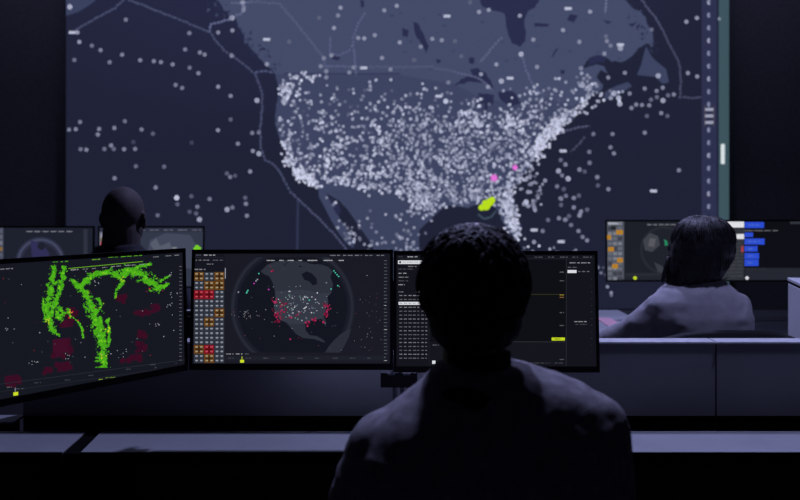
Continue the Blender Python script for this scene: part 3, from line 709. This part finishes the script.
# ------------------------------------------------------------------ monitor carriers
def bar(bm, a, b, r, n=14): return tube(bm, [a, b], [r, r], n)
st = thing('monitor_stand', 'dark monitor stand with a square bracket between the two central monitors', 'monitor stand', (-0.004, 2.045, 0.72))
def loc(p): return Vector(p) - st.location
b = bmesh.new(); box(b, -.075, .075, -.03, .05, 0, .012); obj('foot', b, M['blackmetal'], st, bevel=.002)
b = bmesh.new(); bar(b, (-.011, 0, .012), (-.011, 0, .40), .0055); bar(b, (.010, 0, .012), (.010, 0, .40), .0055)
obj('pole', b, M['steel'], st, smooth=True)
bt, bb = P(0, 372.5, 2.02).z - .72, P(0, 387.5, 2.02).z - .72
obj('bracket', bx(-.049, .051, -.028, -.006, bb, bt), M['blackmetal'], st, bevel=.002)
for xx in (-.03, .012): obj('bracket_bolt', bx(xx, xx + .02, -.034, -.0285, bt - .006, bt - .001), M['steel'], st)
b = bmesh.new(); box(b, -.34, .31, -.01, .008, .318, .346); obj('crossbar', b, M['blackmetal'], st, bevel=.003)
for px_ in (291.4, 496.2):
    x = P(px_, 0, 1.985).x + .004
    obj('mount_head', bx(x - .03, x + .03, -.012, -.0105, .27, .37), M['blackmetal'], st)
b = bmesh.new(); bar(b, (-.34, 0, .332), (-.56, .045, .332), .012); bar(b, (-.56, .045, .332), (-.56, .045, .31), .014); c_ = mon_left.matrix_basis @ Vector((0, .05, .155)); bar(b, (-.56, .045, .31), loc(c_), .011)
obj('side_arm', b, M['blackmetal'], st, smooth=True)
for gx0, gx1, lab in ((36, 156, 'low dark stand carrying the two rear monitors at the left'), (655, 768, 'low dark stand carrying the two rear monitors behind the woman')):
    xa, xb = P(gx0, 0, BD).x, P(gx1, 0, BD).x; xm = (xa + xb) / 2
    t = thing('monitor_stand', lab, 'monitor stand', (xm, BD + .1, .72))
    b = bx(-.09, .09, -.08, .08, 0, .012); obj('foot', b, M['blackmetal'], t, bevel=.002)
    b = bmesh.new(); bar(b, (0, 0, .012), (0, 0, .36), .016); obj('pole', b, M['blackmetal'], t, smooth=True)
    b = bx(xa - xm - .04, xb - xm + .04, -.02, .012, .34, .37); obj('crossbar', b, M['blackmetal'], t, bevel=.003)

# ================================================================== consoles
DZ = 0.72
def on_desk(px, py, z=DZ):
    d = F * (CAMZ - z) / (py - HZ); return ((px - 400) / F * d, d)
def desk(label, pts, group):
    """a desktop with this outline, on panel legs"""
    t = thing('console_desk', label, 'desk', (sum(p[0] for p in pts) / 4, sum(p[1] for p in pts) / 4, 0), group=group)
    L = [(p[0] - t.location.x, p[1] - t.location.y) for p in pts]
    obj('desktop', prism(bmesh.new(), L, DZ - .028, DZ), M['desk'], t, bevel=.0015)
    obj('shade_band', bx(L[0][0] + .001, L[1][0] - .001, L[0][1] - .0035, L[0][1] - .0002, DZ - .03, DZ - .0005), M['seal'], t)  # black band colours in the shade below the desk front
    for x in (max(L[0][0], L[3][0]) + .05, min(L[1][0], L[2][0]) - .08):
        obj('leg', bx(x, x + .03, L[0][1] + .06, L[2][1] - .01, 0, DZ - .0285), M['seal'], t)
    obj('modesty_panel', bx(max(L[0][0], L[3][0]) + .085, min(L[1][0], L[2][0]) - .085, L[2][1] - .04, L[2][1] - .02, .12, DZ - .029), M['darkdesk'], t)
    return t
g = 'front console desks'
a1, a2 = on_desk(80.5, 452), on_desk(101.5, 431); b1, b2 = on_desk(62.5, 452), on_desk(86.5, 431)
ld = desk('long grey console desk in front of the globe monitor, running to the right', [a1, (2.6, a1[1]), (2.6, a2[1]), a2], g)
dl = lambda p: (p[0] - ld.location.x, p[1] - ld.location.y)
obj('gap_shade', prism(bmesh.new(), [dl((b1[0] + .0005, b1[1])), dl((a1[0] - .0005, a1[1])), dl((a2[0] - .0005, a2[1])), dl((b2[0] + .0005, b2[1]))], DZ - .03, DZ - .004), M['seal'], ld)  # black filler stands in for the shade of the open gap
desk('short grey console desk under the green radar monitor', [(-2.2, b1[1]), b1, b2, (-2.2, b2[1])], g)
# black tray added for the shade behind the desks
tr = obj('recess_tray', None or (lambda b: (box(b, -2.3, 2.6, 2.012, 2.128, .60, .61), box(b, -2.3, 2.6, 2.012, 2.017, .611, .69), box(b, -2.3, -1.093, 2.12, 2.127, .611, .713), [box(b, q, q + .04, 2.05, 2.09, 0, .599) for q in (-2.2, -.9, .9, 2.4)], b)[-1])(bmesh.new()), M['seal'])
tag(tr, 'black tray added as shaded recess between the grey desktops and the partition panels', 'cable tray')
cv = [(-2.2, 2.085), (-1.092, 2.085), (-1.092, 2.153), (-2.2, 2.153)]  # plate added to catch the small patch of light there
tag(obj('patch_plate', prism(bmesh.new(), cv, DZ - .006, DZ), M['desk']), 'small grey plate added to catch the light patch behind the short desk', 'cover plate')

PD, PD2 = 2.132, 2.19
PT = P(0, 342, PD).z
def partition(label, x0, x1):
    t = thing('partition', label, 'partition', ((x0 + x1) / 2, (PD + PD2) / 2, 0), group='front partitions')
    w = (x1 - x0) / 2; h = (PD2 - PD) / 2
    obj('panel', bx(-w, w, -h + .004, h - .004, .7225, PT - .0065), M['panel'], t)
    obj('shade_panel', bx(-w, w, -h + .006, h - .006, .06, .722), M['seal'], t)  # black lower part puts the recess shade into its colour
    obj('plinth', bx(-w + .002, w - .002, -h + .012, h - .012, 0, .0595), M['seal'], t)
    obj('top_cap', bx(-w, w, -h, h, PT - .006, PT), M['cap'], t, bevel=.001)
    return t
xs = P(716.5, 0, PD).x
partition('charcoal partition with pale top edge, stretching behind the three front monitors', -1.088, xs - .0025)
partition('charcoal partition with pale top edge at the right, past the dark seam', xs + .0025, 2.6)
o = obj('partition_connector', bx(xs - .0022, xs + .0022, PD + .004, PD2 - .004, 0, PT - .004), M['blackmetal']); tag(o, 'thin black connector strip filling the seam between the two partitions', 'connector')
sp = P(717.2, 343, PD - .004); b = bmesh.new(); ball(b, (0, 0, 0), .0042, 16)
o2 = obj('screw_cap', b, M['cap'], o, smooth=True); o2.location = (sp.x, PD - .003, sp.z)

# pale cabinet at the right edge
CD = 2.75
fc = P(787.3, 277.5, CD); ct = fc.z; ca = -math.atan(.27)
off = Matrix.Rotation(ca, 3, 'Z') @ Vector((-.3, .22, 0))
t = thing('cabinet', 'pale lilac-grey storage cabinet standing behind the partition at the right edge', 'cabinet', (fc.x - off.x, fc.y - off.y, 0), (0, 0, ca))
obj('carcass', bx(-.298, .3, -.183, .218, .04, ct - .022), M['cabinet'], t, bevel=.002)
obj('plinth', bx(-.28, .28, -.165, .2, 0, .0395), M['seal'], t)
obj('top_gasket', bx(-.296, .29, -.18, .20, ct - .0215, ct - .013), M['seal'], t)
obj('lid', bx(-.3, .3, -.185, .222, ct - .0125, ct), M['cabinet'], t, bevel=.003)

# rear consoles
def rear_desk(label, x0, x1, y0, y1, m):
    t = thing('console_desk', label, 'desk', ((x0 + x1) / 2, (y0 + y1) / 2, 0), group='rear console desks')
    w, h = (x1 - x0) / 2, (y1 - y0) / 2
    obj('desktop', bx(-w, w, -h, h, DZ - .028, DZ), m, t, bevel=.002)
    for x in (-w + .02, w - .05): obj('leg', bx(x, x + .03, -h + .05, h - .05, 0, DZ - .0285), M['darkdesk'], t)
xl = P(650, 0, 3.6).x
rear_desk('pale rear desk beyond the partition, under the woman\'s left hand', .55, xl, 2.92, 4.12, M['desk'])
rear_desk('black rear desk beyond the woman, under the monitor with blue tags', xl + .006, 2.9, 2.92, 4.12, M['darkdesk'])  # pale and black sections colour in the lit and dark desk
rear_desk('black rear desk in front of the bald person', -2.9, -.3, 3.15, 4.12, M['darkdesk'])
pp = Vector((1.045, 3.70, DZ))
b = bmesh.new(); prism(b, [(-.035, -.2), (.04, -.21), (.045, .13), (-.03, .15)], 0.0005, .004)
o = obj('paper_pad', b, M['paper']); o.location = pp; tag(o, 'pinkish paper pad lying on the pale rear desk near the woman\'s hand', 'paper pad')

# ================================================================== people
def hand_pieces(bm, wrist, f, up, side, s=1.0, curl=0.35):
    """palm, four fingers and a thumb; f = direction of the fingers, side = +1 when the thumb lies towards s_"""
    f = Vector(f).normalized(); up = Vector(up); up = (up - f * up.dot(f)).normalized(); sd = f.cross(up) * side
    W = Vector(wrist)
    at = lambda a, b_, c: W + f * a * s + sd * b_ * s + up * c * s
    for k in (-1.5, -.5, .5, 1.5):
        tube(bm, [at(-.005, k * .011, 0), at(.05, k * .018, .003), at(.092, k * .0205, .002)], [.014 * s, .0135 * s, .0115 * s], 10)
    for k, L in ((1.5, .070), (.5, .080), (-.5, .075), (-1.5, .058)):
        base = at(.09, k * .0205, .002); d = (f + sd * k * .05).normalized()
        p1 = base + (d * math.cos(curl * .5) - up * math.sin(curl * .5)) * L * .45 * s
        p2 = p1 + (d * math.cos(curl * 1.4) - up * math.sin(curl * 1.4)) * L * .32 * s
        p3 = p2 + (d * math.cos(curl * 2.2) - up * math.sin(curl * 2.2)) * L * .23 * s
        tube(bm, [base, p1, p2, p3], [.0095 * s, .009 * s, .0082 * s, .007 * s], 10)
    a = at(.02, .022, -.004); b1_ = at(.05, .047, -.010); c1 = at(.078, .058, -.014); d1 = at(.100, .058, -.018)
    tube(bm, [a, b1_, c1, d1], [.015 * s, .0115 * s, .0098 * s, .008 * s], 10)

def head_pieces(bm, c, s=1.0, wide=1.0):
    c = Vector(c); A = lambda x, y, z: c + Vector((x * wide, y, z)) * s
    ball(bm, A(0, -.008, .018), (.075 * s * wide, .094 * s, .090 * s), 32)
    ball(bm, A(0, .018, -.040), (.064 * s * wide, .072 * s, .075 * s), 28)
    ball(bm, A(0, .045, -.082), (.038 * s * wide, .038 * s, .030 * s), 20)
    ball(bm, A(0, -.045, -.055), (.056 * s * wide, .045 * s, .060 * s), 20)
    tube(bm, [A(0, .084, .005), A(0, .100, -.025), A(0, .104, -.034)], [.010 * s, .013 * s, .014 * s], 10)
    for q in (-1, 1):
        ball(bm, A(q * .014, .094, -.036), .009 * s, 10)
        ball(bm, A(q * .032, .074, .002), (.014 * s, .012 * s, .010 * s), 12)
        ball(bm, A(q * .032, .079, .020), (.024 * s, .010 * s, .007 * s), 12)
        ball(bm, A(q * .042, .058, -.030), (.022 * s, .022 * s, .022 * s), 12)
        tube(bm, [A(q * .072, -.004, .012), A(q * .080, -.012, .010), A(q * .083, -.016, -.008), A(q * .078, -.006, -.036)], [.009 * s, .0085 * s, .009 * s, .007 * s], 8)
    tube(bm, [A(-.022, .080, -.062), A(0, .088, -.060), A(.022, .080, -.062)], [.006 * s, .0075 * s, .006 * s], 8)
    tube(bm, [A(-.019, .078, -.071), A(0, .085, -.071), A(.019, .078, -.071)], [.006 * s, .008 * s, .006 * s], 8)

def strands(bm, rings_pt, n, length, rad, rng, fall=1.0, lift=.35):
    """hair locks lying on the given surface points (point, normal)"""
    for _ in range(n):
        p, nn = rng.choice(rings_pt)
        p = Vector(p); nn = Vector(nn).normalized()
        down = Vector((rng.uniform(-.6, .6), rng.uniform(-.5, .5), -fall)); d = (down - nn * down.dot(nn))
        if d.length < .1: d = Vector((rng.uniform(-1, 1), rng.uniform(-1, 1), 0))
        d.normalize(); L = length * rng.uniform(.6, 1.3)
        w = d.cross(nn) * rng.uniform(-.12, .12)
        hug = lambda t: p + d * t - nn * (t * t / .17) + w * t * 1.5
        q0 = p - nn * rad; q1 = hug(L * .4) + nn * lift * L * .5; q2 = hug(L * .75) + nn * lift * L * .45; q3 = hug(L) + nn * lift * L * .1
        tube(bm, [q0, q1, q2, q3], [rad, rad * .9, rad * .6, rad * .2], 6)

def person(label, head, hs, wide, neck, torso, arms, legs, mats, hair=None, wr=(.004, 9.0), collar=None, body_scale=.86, group=None):
    """head centre; torso rings (x,y,z,rx,ry,p); arms: (shoulder, mid, elbow, wrist, radii, finger dir, up, side); legs: (hip, knee, ankle, toe)"""
    base = Vector((torso[0][0], torso[0][1], 0))
    root = thing('person', label, 'person', base)
    skin, top, trs = mats
    V = lambda p: Vector(p) - base
    bm = bmesh.new()
    head_pieces(bm, V(head), hs, wide)
    tube(bm, [V(p) for p in neck[0]], neck[1], 20)
    loft(bm, [ering(V(r[:3]), r[3] * body_scale, r[4] * body_scale, 32, r[5]) for r in torso])
    for a in arms:
        rr = [x * .8 for x in a[4]]
        tube(bm, [V(p) for p in a[:4]], rr, 16)
        f = Vector(a[5]).normalized(); hand_pieces(bm, V(a[3]) + f * .02, f, a[6], a[7], hs * a[8] if len(a) > 8 else hs)
    for l in legs:
        tube(bm, [V(l[0]), V((Vector(l[0]) + Vector(l[1])) / 2), V(l[1]), V((Vector(l[1]) * .6 + Vector(l[2]) * .4)), V(l[2])], [.072, .068, .05, .05, .034], 16)
        tube(bm, [V(l[2]) + Vector((0, -.03, -.03)), V(l[3])], [.032, .028], 14)
    body = link('body', fuse(bm, .0045, 3), skin, root)
    bm = bmesh.new()
    loft(bm, [ering(V(r[:3]), r[3], r[4], 36, r[5]) for r in torso])
    for a in arms:
        el = Vector(a[2]); wv = Vector(a[3]); cuff = el + (wv - el) * .93
        tube(bm, [V(a[0]), V(a[1]), V(a[2]), V(cuff)], a[4], 18)
    cloth = link('jacket' if collar else 'shirt', fuse(bm, .006, 6, wr[0], wr[1]), top, root)
    if collar:
        c0, r0, r1, h, m_ = collar
        bm = bmesh.new(); n_ = 40
        rings = [ering(V(c0) + Vector((0, 0, z)), rx, ry, n_) for z, rx, ry in ((-.03, r1 * 1.25, r1 * 1.12), (0, r1, r1), (h * .6, r0 * 1.03, r0 * 1.06), (h, r0, r0 * 1.04), (h, r0 - .008, r0 * 1.04 - .008), (0, r0 - .012, r0 - .010))]
        loft(bm, rings)
        o = obj('collar', bm, m_, cloth, smooth=True)
    bm = bmesh.new()
    for l in legs:
        tube(bm, [V(l[0]), V((Vector(l[0]) + Vector(l[1])) / 2), V(l[1]), V((Vector(l[1]) * .5 + Vector(l[2]) * .5)), V(l[2])], [.088, .084, .068, .064, .055], 18)
    r = torso[0]; ball(bm, V((r[0], r[1] + .02, r[2] + .02)), (r[3] * 1.02, r[4] * 1.1, .1), 28)
    link('trousers', fuse(bm, .008, 5, .003, 10), trs, root)
    for l in legs:
        bm = bmesh.new(); an, to = V(l[2]), V(l[3])
        z0 = .004
        pts = [(an.x, an.y - .045, .034), (an.x, an.y + .02, .042), (to.x, to.y - .03, .034), (to.x, to.y + .012, .03)]
        tube(bm, pts, [.032, .038, .036, .028], 16); ball(bm, (an.x, an.y - .005, .075), (.045, .05, .04), 18)
        link('shoe', fuse(bm, .006, 3), M['shoe'], root)
    if hair:
        hb = bmesh.new(); hair(hb, V(head), hs, root)
        me = bpy.data.meshes.new('hair'); bmesh.ops.recalc_face_normals(hb, faces=hb.faces); hb.to_mesh(me); hb.free()
        for p in me.polygons: p.use_smooth = True
        link('hair', me, M['long_hair'] if hair.__name__ == 'hair_long' else M['hair'], root)
    return root

# --- the man in front
def hair_short(bm, c, s, root):
    rng = random.Random(2)
    q = bmesh.new()
    ball(q, c + Vector((0, -.018, .010)), (.0865, .096, .094), 48)
    ball(q, c + Vector((0, -.036, -.038)), (.074, .070, .062), 36)
    ball(q, c + Vector((0, -.046, -.078)), (.048, .036, .036), 24)
    for v in q.verts:
        n_ = noise.fractal(v.co * 26, 1.0, 2.0, 3)
        v.co += (v.co - c).normalized() * .0035 * n_
    q.normal_update()
    pts = [(v.co.copy(), (v.co - c - Vector((0, -.018, 0)))) for v in q.verts if v.co.z > c.z - .07 and v.co.y < c.y + .06]
    me = bpy.data.meshes.new('t'); q.to_mesh(me); q.free(); bm.from_mesh(me); bpy.data.meshes.remove(me)
    strands(bm, pts, 1200, .028, .0026, rng, 1.0, .05)
    topp = [p for p in pts if p[0].z > c.z + .07]
    strands(bm, topp, 420, .032, .003, rng, .3, .12)
hx, hy = P(472.5, 0, 1.2).x, 1.2
HC = (hx, hy, 1.208)
man = person('man seen from behind in a black jacket, seated facing the three front monitors', HC, 1.0, .89,
  ([(hx, hy - .02, 1.17), (hx, hy - .022, 1.10), (hx + .004, hy - .03, 1.03)], [.047, .050, .060]),
  [(.125, 1.15, .50, .165, .125, 2.2), (.125, 1.15, .60, .172, .125, 2.3), (.126, 1.145, .74, .182, .122, 2.4), (.128, 1.14, .88, .198, .122, 2.4), (.138, 1.145, .97, .206, .112, 2.4), (.150, 1.150, 1.012, .190, .100, 2.3), (.156, 1.155, 1.043, .160, .088, 2.2), (.155, 1.158, 1.060, .138, .080, 2.1), (.147, 1.160, 1.077, .106, .070, 2.0), (.128, 1.163, 1.094, .070, .060, 2.0)],
  [((-.016, 1.155, .955), (-.054, 1.165, .88), (-.090, 1.20, .76), (.02, 1.44, .655), [.070, .058, .052, .040], (.35, 1, -.25), (0, .2, 1), 1),
   ((.288, 1.155, .990), (.307, 1.165, .90), (.335, 1.20, .77), (.235, 1.44, .655), [.068, .062, .054, .040], (-.35, 1, -.25), (0, .2, 1), -1)],
  [((.03, 1.17, .54), (-.01, 1.58, .56), (-.01, 1.60, .10), (-.02, 1.74, .035)), ((.22, 1.17, .54), (.26, 1.58, .56), (.26, 1.60, .10), (.27, 1.74, .035))],
  (M['skin'], M['jacket'], M['trousers']), hair_short, (.0030, 13.0), ((hx + .006, hy - .030, 1.065), .051, .092, .048, M['collar']))

# --- the woman at the rear console
WD_ = 2.55
def hair_long(bm, c, s, root):
    rng = random.Random(8)
    q = bmesh.new(); px = WD_ / F
    prof = [(215.5, 694, 708), (217.5, 687, 716), (221, 681, 721), (227, 676, 726), (235, 672.5, 729), (244, 670, 730), (253, 668.5, 729.5), (261, 667, 726.5), (268, 665.5, 722.5), (274, 664.5, 719), (279, 665, 714), (281, 670, 708)]
    rr = []
    n_ = 56
    for y, xa, xb in prof:
        a = P(xa, y, WD_) - root.location; b_ = P(xb, y, WD_) - root.location
        cx, rx = (a.x + b_.x) / 2, (b_.x - a.x) / 2
        low = max(0, (y - 262) / 24)
        rr.append(ering((cx, c.y - .018 - .012 * low, a.z), rx, min(rx, .108) * (1 - .28 * low), n_, 2.1))
    vr = loft(q, rr)
    for v in q.verts:
        w = noise.noise(Vector((v.co.x * 55, v.co.y * 55, v.co.z * 7))) + .5 * noise.noise(Vector((v.co.x * 20, v.co.y * 20, v.co.z * 10)))
        d = Vector((v.co.x - c.x, v.co.y - c.y, 0))
        if d.length > .01: v.co += d.normalized() * .0045 * w
    # open the face side
    bmesh.ops.recalc_face_normals(q, faces=q.faces); q.normal_update()
    for v in q.verts:
        if v.co.y > c.y + .05 and v.co.z < c.z + .06: v.co.y = c.y + .05 + (v.co.y - c.y - .05) * .1
    pts = [(v.co.copy(), v.normal.copy()) for v in q.verts if v.co.y < c.y + .05]
    me = bpy.data.meshes.new('t'); q.to_mesh(me); q.free(); bm.from_mesh(me); bpy.data.meshes.remove(me)
    strands(bm, pts, 1500, .06, .0024, rng, 3.2, .02)
    for xa, ya, xb, yb in ((668, 262, 661, 281), (668, 258, 662, 276), (667, 268, 662, 283), (670, 272, 666, 283)):
        a = P(xa, ya, WD_ - .01) - root.location; b_ = P(xb, yb, WD_ - .02) - root.location
        tube(bm, [a, (a + b_) / 2 + Vector((-.002, -.01, 0)), b_], [.007, .006, .002], 8)
wx = P(700, 0, WD_).x
WHC = (wx, WD_, 1.178)
tx = P(697, 0, WD_).x
woman = person('woman with long dark hair in a pale lilac shirt leaning on the rear desk', WHC, .97, .96,
  ([(wx, WD_ - .02, 1.14), (wx, WD_ - .02, 1.08), (wx - .004, WD_ - .03, 1.0)], [.047, .05, .055]),
  [(tx + .01, 2.50, .50, .165, .125, 2.2), (tx + .01, 2.52, .60, .155, .118, 2.2), (tx + .006, 2.52, .74, .148, .108, 2.3), (tx + .002, 2.51, .87, .160, .112, 2.4), (tx, 2.512, .95, .168, .110, 2.4), (tx - .006, 2.515, 1.0, .158, .100, 2.3), (tx - .010, 2.52, 1.035, .130, .086, 2.2), (tx - .008, 2.525, 1.058, .104, .070, 2.0), (tx - .006, 2.528, 1.074, .078, .060, 2.0)],
  [((tx - .116, 2.52, .978), (tx - .186, 2.565, .908), (tx - .262, 2.68, .828), (tx - .275, 2.95, .775), [.060, .050, .046, .034], (.06, 1, -.12), (0, .12, 1), 1, .93),
   ((tx + .108, 2.51, .975), (tx + .126, 2.53, .90), (tx + .165, 2.62, .80), (tx + .10, 2.90, .775), [.058, .050, .044, .034], (-.1, 1, -.12), (0, .12, 1), -1, .93)],
  [((tx - .08, 2.53, .55), (tx - .11, 2.93, .56), (tx - .11, 2.95, .10), (tx - .12, 3.07, .035)), ((tx + .09, 2.53, .55), (tx + .12, 2.93, .56), (tx + .12, 2.95, .10), (tx + .13, 3.07, .035))],
  (M['skin'], M['blouse'], M['trousers']), hair_long, (.0048, 8.0))
woman_collar = None

# --- the bald person at the left
BDD = 2.8
bxx = P(124, 0, BDD).x; btop = P(0, 186.5, BDD).z
BHC = (bxx, BDD, btop - .108 * 1.06)
bald = person('bald person in a dark shirt seen from behind at the left rear console', BHC, 1.06, .92,
  ([(bxx, BDD - .025, BHC[2] - .05), (bxx, BDD - .03, BHC[2] - .11), (bxx, BDD - .04, BHC[2] - .2)], [.066, .070, .078]),
  [(bxx, 2.75, .54, .17, .13, 2.2), (bxx, 2.75, .66, .178, .13, 2.3), (bxx, 2.745, .80, .19, .125, 2.4), (bxx, 2.74, .95, .206, .125, 2.4), (bxx, 2.745, 1.05, .204, .115, 2.4), (bxx, 2.75, 1.095, .178, .10, 2.3), (bxx, 2.755, 1.125, .132, .085, 2.2), (bxx, 2.758, 1.155, .092, .074, 2.0), (bxx, 2.76, 1.175, .072, .068, 2.0)],
  [((bxx - .17, 2.755, 1.045), (bxx - .20, 2.77, .95), (bxx - .22, 2.84, .83), (bxx - .13, 3.12, .775), [.068, .058, .05, .038], (.15, 1, -.1), (0, .1, 1), 1),
   ((bxx + .17, 2.755, 1.045), (bxx + .20, 2.77, .95), (bxx + .22, 2.84, .83), (bxx + .13, 3.12, .775), [.068, .058, .05, .038], (-.15, 1, -.1), (0, .1, 1), -1)],
  [((bxx - .09, 2.77, .585), (bxx - .12, 3.18, .59), (bxx - .12, 3.20, .10), (bxx - .13, 3.34, .035)), ((bxx + .09, 2.77, .585), (bxx + .12, 3.18, .59), (bxx + .12, 3.20, .10), (bxx + .13, 3.34, .035))],
  (M['deepskin'], M['darkshirt'], M['trousers']), None, (.003, 9.0))

# ------------------------------------------------------------------ chairs
def copy_tree(o, parent=None):
    c = o.copy(); COL.objects.link(c)
    if parent is not None: c.parent = parent
    for ch in list(o.children): copy_tree(ch, c)
    return c
def make_chair(label, x, y, seat, top):
    t = thing('office_chair', label, 'chair', (x, y, 0))
    b = bmesh.new(); loft(b, [ering((0, .02, z), rx, ry, 32, 3.4) for z, rx, ry in ((seat - .07, .19, .18), (seat - .06, .225, .215), (seat - .03, .235, .225), (seat - .01, .225, .215), (seat - .003, .20, .19))])
    obj('seat', b, M['chair'], t, smooth=True)
    # curved backrest with a rounded top
    b = bmesh.new(); rings = []; n_ = 20
    for i in range(n_ + 1):
        u = -1 + 2 * i / n_; x_ = .215 * u; yc = -.255 + .055 * u * u
        hh = top - .035 * abs(u) ** 2.6; lo = seat + .12 + .03 * abs(u) ** 3
        zs = [(0, lo), (.012, lo - .008), (.024, lo), (.026, (lo + hh) / 2), (.022, hh - .01), (.011, hh), (0, hh - .01), (-.002, (lo + hh) / 2)]
        rings.append([(x_, yc + dy + (0.0 if z < (lo + hh) / 2 else -.01), z) for dy, z in zs])
    loft(b, rings); obj('backrest', b, M['chair'], t, smooth=True)
    b = bmesh.new(); tube(b, [(0, -.05, seat - .09), (0, -.24, seat - .07), (0, -.278, seat + .05), (0, -.272, seat + .2)], [.02, .022, .02, .016], 12); obj('back_support', b, M['blackmetal'], t, smooth=True)
    b = bmesh.new(); tube(b, [(0, .0, .10), (0, .0, seat - .085)], [.026, .03], 16); obj('column', b, M['blackmetal'], t, smooth=True)
    b = bmesh.new()
    for k in range(5):
        a = 2 * PI * k / 5 + .3; tube(b, [(0, 0, .105), (.27 * math.cos(a), .27 * math.sin(a), .075)], [.026, .016], 10)
    obj('star_base', b, M['blackmetal'], t, smooth=True)
    for k in range(5):
        a = 2 * PI * k / 5 + .3; b = bmesh.new(); tube(b, [(.27 * math.cos(a) - .012 * math.sin(a), .27 * math.sin(a) + .012 * math.cos(a), .029), (.27 * math.cos(a) + .012 * math.sin(a), .27 * math.sin(a) - .012 * math.cos(a), .029)], [.024, .024], 14)
        obj('caster', b, M['black'], t, smooth=True)
    return t
make_chair('black curved-back office chair behind the woman\'s back', tx + .025, 2.56, .455, P(0, 330.5, 2.30).z)

# ================================================================== lights
def area(name, loc_, target, size, power, col, sy=None, spread=None):
    l = bpy.data.lights.new(name, 'AREA'); l.energy = power; l.color = col; l.size = size
    if sy: l.shape = 'RECTANGLE'; l.size_y = sy
    else: l.shape = 'DISK'
    if spread: l.spread = R(spread)
    o = bpy.data.objects.new(name, l); COL.objects.link(o); o.location = loc_
    o.rotation_euler = (Vector(target) - Vector(loc_)).to_track_quat('-Z', 'Y').to_euler()
    return o
LC = (0.50, 0.53, 1.0)
area('ceiling_lamp_rear', (0.5, 4.2, 3.9), (0.2, 2.2, .9), .22, 85, LC)
def spot_at(loc_, target, power, cone, soft):
    l = bpy.data.lights.new('aimed_spot', 'SPOT'); l.energy = power; l.color = LC; l.spot_size = R(cone); l.spot_blend = .7; l.shadow_soft_size = soft
    o = bpy.data.objects.new('aimed_spot', l); COL.objects.link(o); o.location = loc_
    o.rotation_euler = (Vector(target) - Vector(loc_)).to_track_quat('-Z', 'Y').to_euler()
spot_at((1.3, 1.75, 3.95), (1.25, 2.6, .95), 155, 48, .12)
spot_at((.12, 3.1, 3.95), (.13, 1.1, 1.05), 370, 31, .08)  # added spot without a fitting, brightens only the man's shoulders
area('panel_fill', (-.06, 2.03, .925), (-.06, 2.13, .80), .5, .10, LC, .02)  # added light hidden behind the monitors to lift the partition panel
area('wall_fill', (0, 5.9, 4.25), (0, 6.1, 0), 8.5, 34, (.52, .55, 1.0), 1.6)  # added fill without a fitting, lifts the dark front wall
w = bpy.data.worlds.new('world'); scn.world = w; w.use_nodes = True
bg = w.node_tree.nodes['Background']; bg.inputs['Color'].default_value = (.3, .32, .55, 1); bg.inputs['Strength'].default_value = .002

# ================================================================== camera
cam = bpy.data.cameras.new('camera'); co = bpy.data.objects.new('camera', cam); COL.objects.link(co)
co.location = (0, 0, CAMZ); co.rotation_euler = (R(90), 0, 0)
cam.sensor_width = 36; cam.sensor_fit = 'HORIZONTAL'; cam.lens = 36 * F / 800
cam.shift_y = -(250 - HZ) / 800
cam.clip_start = .05
cam.dof.use_dof = True; cam.dof.focus_distance = 1.97; cam.dof.aperture_fstop = cam.lens / 1000 / .0098
scn.camera = co
scn.view_settings.view_transform = 'Standard'; scn.view_settings.look = 'None'
scn.view_settings.exposure = 0; scn.view_settings.gamma = 1; scn.view_settings.use_curve_mapping = False
try:
    scn.cycles.use_denoising = True
except Exception:
    pass
